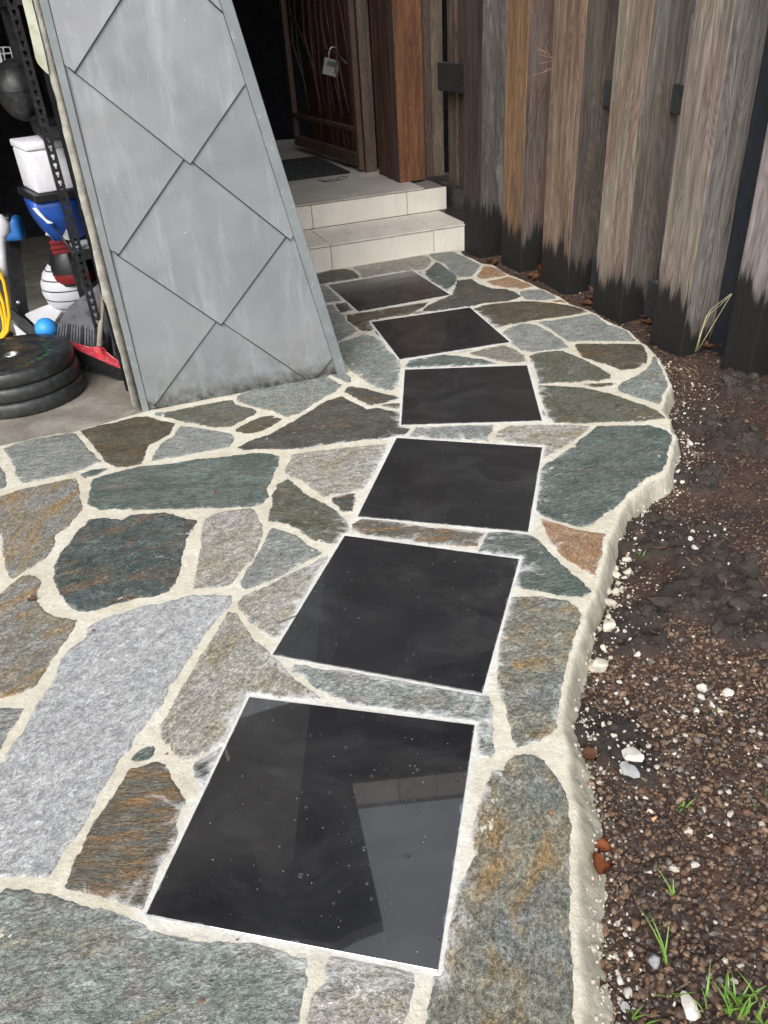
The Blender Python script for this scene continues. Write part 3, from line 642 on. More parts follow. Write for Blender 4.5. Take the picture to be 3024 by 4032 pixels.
 ('dark', 0.15, 1.1, poly(('C5', [(1320, 175), (1420, 165), (1480, 200), (1560, 225), (1650, 230)]), ('C6', [(50, 245), (90, 270), (50, 290), (0, 303)]), ('C5', [(1600, 315), (1500, 325), (1430, 345), (1330, 360), (1200, 375), (1100, 380), (1100, 360), (1170, 320), (1240, 290), (1290, 265), (1310, 220)]))),
 ('grey', 0.2, 0.6, poly(('C6', [(75, 240), (150, 228), (220, 228), (270, 247), (308, 275), (310, 290), (200, 298), (110, 290), (80, 265)]))),
 ('orange', 0.2, 0.5, poly(('C6', [(265, 300), (330, 294), (368, 302), (378, 312), (320, 312)]))),
 ('brown', 0.1, 1.0, poly(('C5', [(1430, 360), (1500, 335), (1655, 318)]), ('C6', [(80, 303), (200, 303), (330, 320), (450, 338), (495, 362), (500, 372), (400, 395), (250, 415), (100, 435), (0, 455)]), ('C5', [(1640, 470), (1580, 490), (1540, 455), (1480, 400)]))),
 ('grey', 0.6, 0.8, poly(('C6', [(-40, 500), (0, 475), (80, 447), (140, 442), (200, 460), (250, 490), (320, 530), (370, 575), (400, 600), (300, 615), (150, 628), (90, 620), (20, 575), (-30, 535)]))),
 ('grey', 0.3, 1.2, poly(('C6', [(190, 435), (300, 425), (450, 395), (540, 380), (595, 410), (635, 450), (695, 467), (755, 492), (795, 530), (838, 560), (700, 560), (560, 558), (400, 565), (340, 530), (270, 480)]))),
 ('brown', 0.1, 0.9, poly(('C6', [(425, 575), (560, 572), (750, 573), (872, 577), (882, 620), (898, 660), (888, 690), (830, 730), (760, 740), (720, 745), (640, 715), (560, 690), (480, 660), (440, 620)]))),
 ('olive', 1.0, 1.0, poly(('C6', [(130, 650), (200, 630), (280, 620), (350, 618), (430, 650), (520, 690), (600, 730), (660, 775), (650, 800), (550, 810), (420, 820), (250, 828), (190, 833), (180, 770), (160, 700)]))),
 ('brown', 0.0, 0.6, poly(('C6', [(470, 830), (600, 825), (700, 822), (640, 845), (560, 850)]))),
 ('green', 0.7, 1.1, poly(('C6', [(920, 660), (938, 655), (958, 682), (996, 740), (1034, 840), (995, 900), (965, 960), (900, 940), (800, 910), (720, 890), (695, 860), (720, 820), (800, 785), (870, 740), (905, 700)]))),
 ('olive', 0.2, 1.2, poly(('C6', [(185, 840), (300, 840), (430, 848), (550, 865), (630, 885), (740, 920), (860, 960), (950, 1000), (1025, 1048), (900, 1065), (700, 1075), (450, 1080), (300, 1078), (250, 1040), (220, 960), (195, 890)]))),
 ('tan', 0.1, 0.7, poly(('C6', [(0, 1097), (200, 1090), (400, 1092), (530, 1100), (480, 1150), (400, 1210), (300, 1270), (215, 1320), (215, 1235), (100, 1220), (0, 1212)]), ('C5', [(1575, 1207), (1600, 1155), (1650, 1127)]))),
 ('grey', 0.0, 0.8, poly(('C5', [(1060, 1132), (1200, 1127), (1400, 1122), (1568, 1118), (1560, 1150), (1535, 1190), (1540, 1230), (1400, 1220), (1200, 1210), (1000, 1200), (1040, 1150)]))),
 ('teal', 0.4, 1.3, poly(('C6', [(570, 1098), (700, 1095), (900, 1092), (975, 1112), (1033, 1137), (1063, 1160), (1045, 1230), (1025, 1330), (998, 1385), (900, 1432), (830, 1492), (770, 1540), (725, 1595)]), ('C9', [(665, 15), (600, 62), (540, 105), (480, 128), (400, 115), (300, 85), (200, 50), (178, 10)]), ('C6', [(180, 1600), (190, 1500), (200, 1380), (230, 1345), (320, 1290), (420, 1220), (500, 1150)]))),
 ('orange', 1.2, 0.9, poly(('C9', [(190, 65), (300, 95), (420, 130), (540, 150), (630, 165), (615, 230), (595, 300), (575, 370), (562, 432), (520, 420), (440, 370), (330, 310), (290, 250), (240, 170), (205, 100)]))),
 ('teal', 0.1, 1.0, poly(('C8', [(1530, 160), (1620, 155)]), ('C9', [(30, 157), (130, 172), (200, 200), (260, 270), (330, 340), (420, 420), (490, 490), (530, 535), (490, 575), (400, 570), (250, 545), (100, 520), (30, 510), (70, 330)]), ('C8', [(1650, 322), (1560, 305), (1450, 290), (1490, 230)]))),
 ('strip', 0.0, 0.9, poly(('C8', [(640, 110), (700, 70), (800, 75), (950, 95), (1150, 125), (1350, 145), (1510, 165), (1480, 200), (1460, 250), (1350, 260), (1150, 245), (1000, 220), (850, 200), (700, 180), (650, 160)]))),
 ('long', 0.2, 1.1, poly(('C9', [(0, 572), (80, 562), (250, 570), (380, 590), (440, 640), (482, 700), (480, 760), (440, 850), (420, 950), (400, 1020), (370, 1120), (342, 1210), (332, 1290), (335, 1400), (280, 1440), (150, 1500), (60, 1545), (30, 1480), (0, 1385)]), ('C8', [(1640, 1330), (1610, 1220), (1590, 1120), (1590, 1000), (1600, 880), (1640, 700), (1655, 600)]))),
 ('green', 0.2, 1.0, poly(('C8', [(260, 1020), (340, 1025), (400, 1050), (550, 1060), (700, 1075), (900, 1110), (1100, 1150), (1300, 1190), (1450, 1215), (1550, 1230), (1555, 1300), (1550, 1420), (1560, 1540), (1575, 1610), (1550, 1635), (1470, 1630), (1450, 1590), (1460, 1410), (1300, 1390), (1100, 1360), (900, 1330), (750, 1310), (640, 1300), (550, 1250), (420, 1190), (340, 1110), (240, 1075)]))),
 ('tan', 0.9, 0.9, poly(('C7', [(1490, 680), (1540, 690), (1600, 770), (1650, 840)]), ('C8', [(60, 905), (130, 970), (200, 1050), (260, 1100), (340, 1170), (430, 1240), (400, 1265), (320, 1260), (200, 1258), (0, 1238)]), ('C7', [(1600, 1300), (1540, 1400), (1480, 1540), (1380, 1590), (1300, 1640), (1230, 1655)]), ('C7', [(1140, 1620), (1090, 1560), (1045, 1500), (1050, 1420), (1085, 1350), (1130, 1250), (1200, 1150), (1260, 1060), (1320, 960), (1390, 860), (1450, 750)]))),
 ('tan', 0.6, 0.9, poly(('C7', [(1535, 620), (1600, 575), (1650, 552)]), ('C8', [(100, 497), (300, 402), (420, 337), (490, 305), (470, 370), (400, 460), (330, 590), (280, 700), (230, 790), (180, 850), (140, 880), (70, 830), (20, 790)]), ('C7', [(1640, 760), (1580, 680), (1540, 650)]))),
 ('ochre', 0.2, 0.8, poly(('C5', [(1390, 652), (1500, 622), (1620, 597), (1650, 600)]), ('C6', [(50, 612), (108, 650), (112, 690), (60, 700), (0, 695)]), ('C5', [(1600, 700), (1500, 680)]))),
 ('teal', 0.1, 0.9, poly(('C5', [(985, 740), (1010, 695), (1100, 680), (1240, 658), (1350, 668), (1500, 690), (1620, 725), (1400, 735), (1200, 740), (1000, 750)]))),
 ('grey', 0.1, 0.5, poly(('C5', [(1320, 645), (1400, 627), (1440, 625), (1380, 648)]))),
 ('grey', 0.4, 0.5, poly(('C5', [(1010, 400), (1080, 370), (1128, 385), (1090, 397)]))),
 ('green', 0.4, 0.5, poly(('C6', [(212, 1000), (224, 990), (255, 1050), (220, 1052)]))),
]

def grid_faces(keep):
    """quads of a grid (ny,nx verts) where keep (ny-1,nx-1); returns faces + used index map"""
    ny, nx = keep.shape[0] + 1, keep.shape[1] + 1
    idx = np.arange(ny * nx).reshape(ny, nx)
    q = np.stack([idx[:-1, :-1], idx[:-1, 1:], idx[1:, 1:], idx[1:, :-1]], -1)[keep]
    used = np.unique(q); remap = np.full(ny * nx, -1); remap[used] = np.arange(len(used))
    return remap[q], used
def set_attr(me, name, vals):
    a = me.attributes.new(name, 'FLOAT', 'POINT'); a.data.foreach_set('value', np.asarray(vals, np.float32))

# mortar bed
def mortar_z(x, y, sd):
    td = tile_dist(x, y)
    z = 0.0006 + 0.0022 * fbm(x, y, 26, 3, 4) + 0.0016 * fbm(x, y, 7, 5, 2)
    z = np.where(td < 0.03, 0.0004 + (z - 0.0004) * np.clip(td / 0.03, 0, 1), z)
    wdt = 0.042 + 0.055 * sstep(1.7, 1.0, y) + 0.010 * fbm(x, y, 5, 9, 3, 0.5) - 0.014 * sstep(3.0, 3.6, y)
    d = np.clip(-(sd + 0.005 * fbm(x, y, 26, 21, 4, 0.65)), 0, None)
    t = np.clip(d / wdt, 0, 1.6)
    drop = 0.115 * t ** 1.15
    ridge = (0.007 * fbm(x, y, 12, 31, 4) + 0.009 * fbm(x, y, 55, 33, 3, 0.65)) * np.clip(t * 2, 0, 1)
    return z - drop + ridge, np.clip(d / 0.015, 0, 1), td
STEP = 0.007
gx = np.arange(-1.75, 1.80, STEP); gy = np.arange(0.52, 5.86, STEP)
X, Y = np.meshgrid(gx, gy)
sdo = sdist(X, Y, OUT)
mz, mside, mtd = mortar_z(X, Y, sdo)
inside_any = np.full(X.shape, -1.0)
for kind, ang, rel, P in STONES:
    x0, y0 = P.min(0) - 0.02; x1, y1 = P.max(0) + 0.02
    j0, j1 = np.searchsorted(gx, [x0, x1]); i0, i1 = np.searchsorted(gy, [y0, y1])
    if j1 <= j0 or i1 <= i0: continue
    s = sdist(X[i0:i1, j0:j1], Y[i0:i1, j0:j1], P)
    inside_any[i0:i1, j0:j1] = np.maximum(inside_any[i0:i1, j0:j1], s)
cull = (inside_any > 0.035) | (mtd < -0.02) | (sdo < -0.10)
kc = ~(cull[:-1, :-1] & cull[1:, :-1] & cull[:-1, 1:] & cull[1:, 1:])
F, used = grid_faces(kc)
V = np.stack([X.ravel(), Y.ravel(), mz.ravel()], -1)[used]
me = mesh_np('path', V, F)
haze = np.exp(-np.clip(mtd, 0, None) / 0.020).ravel()[used]
set_attr(me, 'haze', haze); set_attr(me, 'side', mside.ravel()[used])
path = link('path', me, M['mortar'])
tag(path, 'crazy-paved stone path in cream mortar with black square tiles', None, None, 'structure')

# flagstones
def flagstone(i, kind, ang, rel, P):
    c = P.mean(0); far = c[1]
    st = 0.0045 if far < 1.7 else 0.006 if far < 2.6 else 0.0075
    ca, sa = math.cos(ang), math.sin(ang)
    L = (P - c) @ np.array([[ca, -sa], [sa, ca]])       # world -> local
    lo = L.min(0) - 0.014; hi = L.max(0) + 0.014
    lx = np.arange(lo[0], hi[0] + st, st); ly = np.arange(lo[1], hi[1] + st, st)
    LX, LY = np.meshgrid(lx, ly)
    WX = c[0] + LX * ca - LY * sa; WY = c[1] + LX * sa + LY * ca
    sd = sdist(WX, WY, P); td = tile_dist(WX, WY)
    sd = np.minimum(sd, td - 0.007); sd = np.minimum(sd, sdist(WX, WY, OUT) - 0.012)
    rag = 0.0085 * fbm(WX, WY, 42, 100 + i, 4, 0.72) + 0.005 * fbm(WX, WY, 13, 200 + i, 2)
    rag = np.where(td < 0.02, rag * np.clip(td / 0.02, 0, 1) * 0.5, rag)
    s = sd + rag
    z = -0.011 + 0.0145 * sstep(-0.013, 0.007, s)
    z = z + np.where(s > -0.004, 1, 0) * rel * (0.0024 * fbm(LX, LY * 1.8, 14, 300 + i, 3) + 0.0016 * fbm(LX, LY * 2.2, 55, 400 + i, 3, 0.65)) * sstep(-0.004, 0.012, s)
    keep = s > -0.012
    kc = keep[:-1, :-1] | keep[1:, :-1] | keep[:-1, 1:] | keep[1:, 1:]
    F, used = grid_faces(kc)
    V = np.stack([LX.ravel(), LY.ravel(), z.ravel()], -1)[used]
    me = mesh_np('flagstone', V, F)
    hz = 0.58 * np.exp(-np.clip(td, 0, None) / 0.050) + 0.42 * np.exp(-np.clip(sd, 0, None) / 0.009)
    set_attr(me, 'haze', np.clip(hz, 0, 1).ravel()[used])
    o = bpy.data.objects.new('flagstone', me); COL.objects.link(o)
    me.materials.append(M['st_' + kind])
    o.matrix_basis = Matrix.Translation((c[0], c[1], 0)) @ Matrix.Rotation(ang, 4, 'Z')
    o.parent = path
    return o
for i, (kind, ang, rel, P) in enumerate(STONES):
    o = flagstone(i, kind, ang, rel, P)
    if i == 6: o['label'] = 'long pale grey flagstone'

# black tiles
for i, ((cx, cy), a) in enumerate(TILE_Q):
    n = 61; g = np.linspace(-TS / 2, TS / 2, n)
    g = np.concatenate([[-TS / 2, -TS / 2 + 0.0015], g[1:-1], [TS / 2 - 0.0015, TS / 2]])
    GX, GY = np.meshgrid(g, g); n = len(g)
    e = np.minimum(TS / 2 - np.abs(GX), TS / 2 - np.abs(GY))
    Z = np.where(e < 0.0008, 0.0022, 0.0034)
    F, used = grid_faces(np.ones((n - 1, n - 1), bool))
    V = np.stack([GX.ravel(), GY.ravel(), Z.ravel()], -1)
    # sides
    ring = np.concatenate([np.arange(n), np.arange(1, n) * n + n - 1, (n - 1) * n + np.arange(n - 2, -1, -1), np.arange(n - 2, 0, -1) * n])
    Vb = V[ring].copy(); Vb[:, 2] = -0.02
    base = len(V); m_ = len(ring); ii = np.arange(m_)
    S_ = np.stack([ring, base + ii, base + (ii + 1) % m_, np.roll(ring, -1)], -1)
    me = mesh_np('paving_tile', np.vstack([V, Vb]), np.vstack([F, S_]), False)
    ev = np.exp(-e.ravel() / 0.02)
    set_attr(me, 'edge', np.concatenate([ev, np.full(m_, 0.5)]))
    o = bpy.data.objects.new('paving_tile', me); COL.objects.link(o)
    me.materials.append(M['tile_wet'] if i == 0 else M['tile_damp'] if i in (1, 4, 5) else M['tile_dry'])
    o.matrix_basis = Matrix.Translation((cx, cy, 0)) @ Matrix.Rotation(a, 4, 'Z')
    o.parent = path
    if i == 0: o['label'] = 'wet black tile mirroring the roof and sky'
# water beads standing on the wet tile
bm = bmesh.new()
spots = [('C11', 305, 745, 0.0062), ('C11', 1003, 615, 0.0058), ('C11', 720, 568, 0.006), ('C11', 1068, 52, 0.005), ('C11', 768, 95, 0.0045), ('C11', 1330, 120, 0.005), ('C11', 995, 255, 0.0035), ('C11', 1076, 333, 0.003), ('C11', 740, 795, 0.004), ('C11', 768, 895, 0.004), ('C11', 555, 848, 0.003), ('C11', 520, 925, 0.0035), ('C11', 495, 200, 0.004), ('C11', 660, 195, 0.004), ('C11', 740, 215, 0.004), ('C11', 797, 512, 0.003), ('C11', 680, 1165, 0.003), ('C11', 1203, 1155, 0.004), ('C11', 340, 298, 0.004), ('C8', 372, 1488, 0.005), ('C8', 600, 1565, 0.004), ('C8', 1035, 1510, 0.003)]
for c_, x, y, r_ in spots:
    p = U(c_, x, y, 0.0034)
    add_lathe(bm, [(r_, -0.0008), (r_ * 0.96, r_ * 0.18), (r_ * 0.7, r_ * 0.48), (r_ * 0.35, r_ * 0.6), (0, r_ * 0.64)], p, 10)
for _ in range(60):
    lx, ly = random.uniform(-.27, .27), random.uniform(-.27, .27); a = TILE_Q[0][1]
    p = (TILE_Q[0][0][0] + lx * math.cos(a) - ly * math.sin(a), TILE_Q[0][0][1] + lx * math.sin(a) + ly * math.cos(a), 0.0034)
    r_ = random.uniform(0.001, 0.0022)
    add_lathe(bm, [(r_, -0.0005), (r_ * 0.8, r_ * 0.4), (0, r_ * 0.6)], p, 8)
o = bm_obj('water_drops', bm, M['water'], path, True); tag(o, kind='stuff')

# ------------------------------------------------------------------ soil, ground, garage floor
def soil_base(x, y):
    z = -0.082 + 0.055 * sstep(3.9, 5.0, y) + 0.012 * sstep(1.6, 1.0, y) + 0.02 * np.clip(x - 1.0, 0, 2)
    return z
CL = [U('C6', 1250, 1080, -.06), U('C6', 1400, 1150, -.06), U('C9', 1350, 350, -.06), U('C9', 1000, 120, -.06), U('C9', 850, 160, -.06), U('C9', 1250, 560, -.06), U('C9', 800, 730, -.06), U('C6', 1250, 1420, -.06), U('C6', 1480, 830, -.06), U('C9', 680, 1480, -.06), U('C9', 1500, 700, -.06)]
def clod_mask(x, y):
    m = np.zeros(np.shape(x))
    for p in CL:
        m = np.maximum(m, np.exp(-(((x - p[0]) ** 2 + (y - p[1]) ** 2) / 0.15 ** 2)))
    return sstep(0.40, 0.62, m + 0.60 * fbm(x, y, 6, 71, 4))
SS = 0.009
sx = np.arange(0.28, 3.0, SS); sy = np.arange(0.45, 6.6, SS)
SX, SY = np.meshgrid(sx, sy)
cm = clod_mask(SX, SY)
ridg = 1 - np.abs(fbm(SX, SY, 13, 81, 4))
SZ = soil_base(SX, SY) + 0.010 * fbm(SX, SY, 3.2, 83, 3) + 0.006 * fbm(SX, SY, 22, 84, 4, 0.6)
ck = np.abs(fbm(SX, SY, 15, 87, 3, 0.6))
SZ += cm * (0.024 + 0.035 * (ridg - 0.75) + 0.020 * fbm(SX, SY, 24, 85, 3, 0.6) - 0.020 * np.exp(-ck / 0.03))
SZ += (1 - cm) * 0.006 * fbm(SX, SY, 45, 89, 3, 0.6)
ssd = sdist(SX, SY, OUT)
SZ = np.where(ssd > 0.02, np.minimum(SZ, -0.12), SZ)
SZ = np.where((ssd < -0.01) & (SY > 4.0), np.minimum(SZ, -0.012 + 0.1 * 0), SZ)
F, used = grid_faces(~(ssd[:-1, :-1] > 0.08))
me = mesh_np('soil', np.stack([SX.ravel(), SY.ravel(), SZ.ravel()], -1)[used], F)
set_attr(me, 'clod', cm.ravel()[used])
soil = link('soil', me, M['soil']); tag(soil, 'dark crumbly garden soil between the path and the fence', None, None, 'structure')
def soil_z(x, y):
    j = np.clip(((np.asarray(x) - sx[0]) / SS).astype(int), 0, len(sx) - 1); i = np.clip(((np.asarray(y) - sy[0]) / SS).astype(int), 0, len(sy) - 1)
    return SZ[i, j]
def soil_at(c, x, y):
    z = -0.07
    for _ in range(3):
        p = U(c, x, y, z); z = float(soil_z(p[0], p[1]))
    return np.array([p[0], p[1], z])

me = mesh_np('ground', [(-60, -60, -0.16), (60, -60, -0.16), (60, 60, -0.16), (-60, 60, -0.16)], [(0, 1, 2, 3)])
g = link('ground', me, M['soil']); tag(g, 'bare earth around the house', None, None, 'structure')

bm = bmesh.new(); add_box(bm, (-6, 2.2, -0.155), (5.6, 0, 0), (0, 7.5, 0), (0, 0, 0.140))
gf = bm_obj('garage_floor', bm, M['concrete']); tag(gf, 'stained smooth concrete garage floor', None, None, 'structure')

# gravel: small stones nobody could count
def pebbles(name, pts, size, mat, flat=0.65, long=1.0, sub=0, jit_=0.26, smooth=False):
    bmi = bmesh.new(); bmesh.ops.create_icosphere(bmi, subdivisions=1 + sub, radius=1.0)
    iv = np.array([v_.co[:] for v_ in bmi.verts]); fv = np.array([[v_.index for v_ in f_.verts] for f_ in bmi.faces]); bmi.free()
    n = len(pts); m_ = len(iv)
    jit = 1 + RNG.uniform(-jit_, jit_, (n, m_, 1))
    v = iv[None] * jit
    sc = np.stack([long * size * RNG.uniform(.7, 1.35, n), size * RNG.uniform(.6, 1.1, n) / long ** 0.5, size * flat * RNG.uniform(.7, 1.2, n) / long ** 0.5], -1)
    v = v * sc[:, None, :]
    a = RNG.uniform(0, 6.28, n); b = RNG.normal(0, .35 if long < 2 else .12, n)
    ca, sa, cb, sb = np.cos(a)[:, None], np.sin(a)[:, None], np.cos(b)[:, None], np.sin(b)[:, None]
    x, y, z = v[..., 0], v[..., 1], v[..., 2]
    x, z = x * cb - z * sb, x * sb + z * cb
    x, y = x * ca - y * sa, x * sa + y * ca
    v = np.stack([x, y, z], -1) + pts[:, None, :]
    f = (fv[None] + m_ * np.arange(n)[:, None, None]).reshape(-1, 3)
    return link(name, mesh_np(name, v.reshape(-1, 3), f, smooth), mat)
N = 200000
px_ = RNG.uniform(0.28, 2.6, N); py_ = RNG.uniform(0.6, 5.6, N)
near = RNG.random(N) < np.clip(1.6 / np.clip(py_, 0.8, 9) ** 1.1, 0.05, 1)
sdp = sdist(px_, py_, OUT); cmx = clod_mask(px_, py_)
dens = 0.35 + 0.65 * sstep(-0.25, 0.3, fbm(px_, py_, 3.5, 91, 3))
dens = np.where(py_ < 1.75, np.maximum(dens, 0.85), np.where(py_ < 3.0, dens * 0.6, dens))
ok = (sdp < -0.03) & near & (RNG.random(N) < dens * (1 - 0.96 * cmx)) & (px_ < 1.15 + 0.38 * py_)
px_, py_ = px_[ok], py_[ok]
psz = np.exp(RNG.normal(0, 0.38, len(px_))) * (0.0048 - 0.0012 * sstep(1.3, 2.2, py_)); psz = np.clip(psz, 0.002, 0.012)
pz_ = soil_z(px_, py_) + psz * 0.25
o = pebbles('gravel', np.stack([px_, py_, pz_], -1), psz, M['pebble'])
tag(o, 'small brown and ochre gravel strewn over the soil', None, None, 'stuff')
# dark clods and slivers of bark mulch
n_ = 5200
cx_ = RNG.uniform(0.5, 2.2, n_); cy_ = RNG.uniform(1.0, 4.6, n_)
okk = (RNG.random(n_) < clod_mask(cx_, cy_) * 0.55) & (sdist(cx_, cy_, OUT) < -0.07)
cx_, cy_ = cx_[okk], cy_[okk]
cs_ = np.clip(np.exp(RNG.normal(math.log(0.011), 0.5, len(cx_))), 0.004, 0.032)
o = pebbles('soil_clods', np.stack([cx_, cy_, soil_z(cx_, cy_) + cs_ * 0.05], -1), cs_, M['clod'], 0.6, 1.0, 1, 0.20)
tag(o, 'crumbled dark clods of soil in the garden bed', None, None, 'stuff')
n_ = 9000
cx_ = RNG.uniform(0.4, 2.3, n_); cy_ = RNG.uniform(0.7, 5.3, n_)
okk = (sdist(cx_, cy_, OUT) < -0.05) & (RNG.random(n_) < 0.4 + 0.6 * sstep(-0.2, 0.2, fbm(cx_, cy_, 4.0, 95, 3)))
cx_, cy_ = cx_[okk], cy_[okk]
cs_ = np.clip(np.exp(RNG.normal(math.log(0.0042), 0.4, len(cx_))), 0.002, 0.010)
o = pebbles('bark_mulch', np.stack([cx_, cy_, soil_z(cx_, cy_) + 0.002], -1), cs_, M['mulch'], 0.35, 2.6)
tag(o, 'thin slivers of brown bark mulch on the soil', None, None, 'stuff')
n_ = 650
ci_ = RNG.integers(0, 46, n_); ct_ = RNG.random(n_)[:, None]
cp_ = OUT_R[ci_] * (1 - ct_) + OUT_R[ci_ + 1] * ct_
cp_ = cp_ + np.stack([np.abs(RNG.normal(0.045, 0.022, n_)) + 0.008, RNG.normal(0, 0.01, n_)], -1)
csd_ = sdist(cp_[:, 0], cp_[:, 1], OUT); okk = csd_ < -0.02
cp_ = cp_[okk]; cz__ = mortar_z(cp_[:, 0], cp_[:, 1], csd_[okk])[0]
cz__ = np.maximum(cz__, soil_z(cp_[:, 0], cp_[:, 1]))
cs_ = np.clip(np.exp(RNG.normal(math.log(0.0030), 0.6, len(cp_))), 0.001, 0.010)
o = pebbles('mortar_rubble', np.stack([cp_[:, 0], cp_[:, 1], cz__ - cs_ * 0.05], -1), cs_, M['crumb'], 0.75, 1.0, 1, 0.2)
tag(o, 'crumbled mortar stuck along the rough path edge', None, None, 'stuff')
# pale crumbs of mortar along the path edge and in two dusty patches
N = 1500
q = RNG.uniform(0, 1, N); cr = []
edge_pts = OUT_R
for i in range(N):
    if q[i] < 0.55:
        s = RNG.integers(0, 40); a, b = edge_pts[s % (len(edge_pts) - 1)], edge_pts[s % (len(edge_pts) - 1) + 1]
        p = a + (b - a) * RNG.random(); off = 0.05 + abs(RNG.normal(0, 0.045))
        p = p + np.array([off, RNG.normal(0, 0.02)])
    else:
        c0 = [U('C9', 1250, 1250, -.07), U('C9', 1200, 170, -.07), U('C9', 700, 420, -.07), U('C9', 1400, 1180, -.07), U('C12', 700, 40, -.07), U('C9', 1200, 1750, -.07), U('C6', 1200, 860, -.07), U('C9', 950, 1450, -.07)][RNG.integers(0, 8)]
        p = c0[:2] + RNG.normal(0, 0.085, 2)
    cr.append(p)
cr = np.array(cr); okc = (sdist(cr[:, 0], cr[:, 1], OUT) < -0.045)
cr = cr[okc]; csz = np.clip(np.exp(RNG.normal(math.log(0.0026), 0.5, len(cr))), 0.001, 0.008)
o = pebbles('mortar_crumbs', np.stack([cr[:, 0], cr[:, 1], soil_z(cr[:, 0], cr[:, 1]) + csz * 0.3], -1), csz, M['crumb'], 0.8)
tag(o, 'pale crumbs of dry mortar scattered on the soil', None, None, 'stuff')

# ------------------------------------------------------------------ zinc-clad wing wall
A2 = np.array([-1.062, 3.343]); B2 = np.array([-0.141, 3.624])
EU = (B2 - A2) / np.linalg.norm(B2 - A2); EN = np.array([EU[1], -EU[0]])     # EN points to the camera side
def wp(u, z, off=0.0):
    p = A2 + EU * u + EN * off; return Vector((p[0], p[1], z))
wing = root('wing_wall', (A2[0], A2[1], 0), math.atan2(EU[1], EU[0]), label='battered grey wall clad in diamond zinc shingles beside the garage', cat='wall')
WH = 2.12
prism('core', [wp(-0.02, -0.05, -0.004), wp(0.955, -0.05, -0.004), wp(0.955 - 0.2 * WH, WH, -0.004), wp(-0.02, WH, -0.004)], (-EN[0] * 0.12, -EN[1] * 0.12, 0), M['zinc'], wing)
def clip_poly(P, f):
    out = []
    for i in range(len(P)):
        a, b = P[i], P[(i + 1) % len(P)]; fa, fb = f(a), f(b)
        if fa >= 0: out.append(a)
        if (fa >= 0) != (fb >= 0):
            t = fa / (fa - fb); out.append((a[0] + (b[0] - a[0]) * t, a[1] + (b[1] - a[1]) * t))
    return out
rin = lambda z: 0.917 - 0.2 * z
from mathutils.geometry import delaunay_2d_cdt
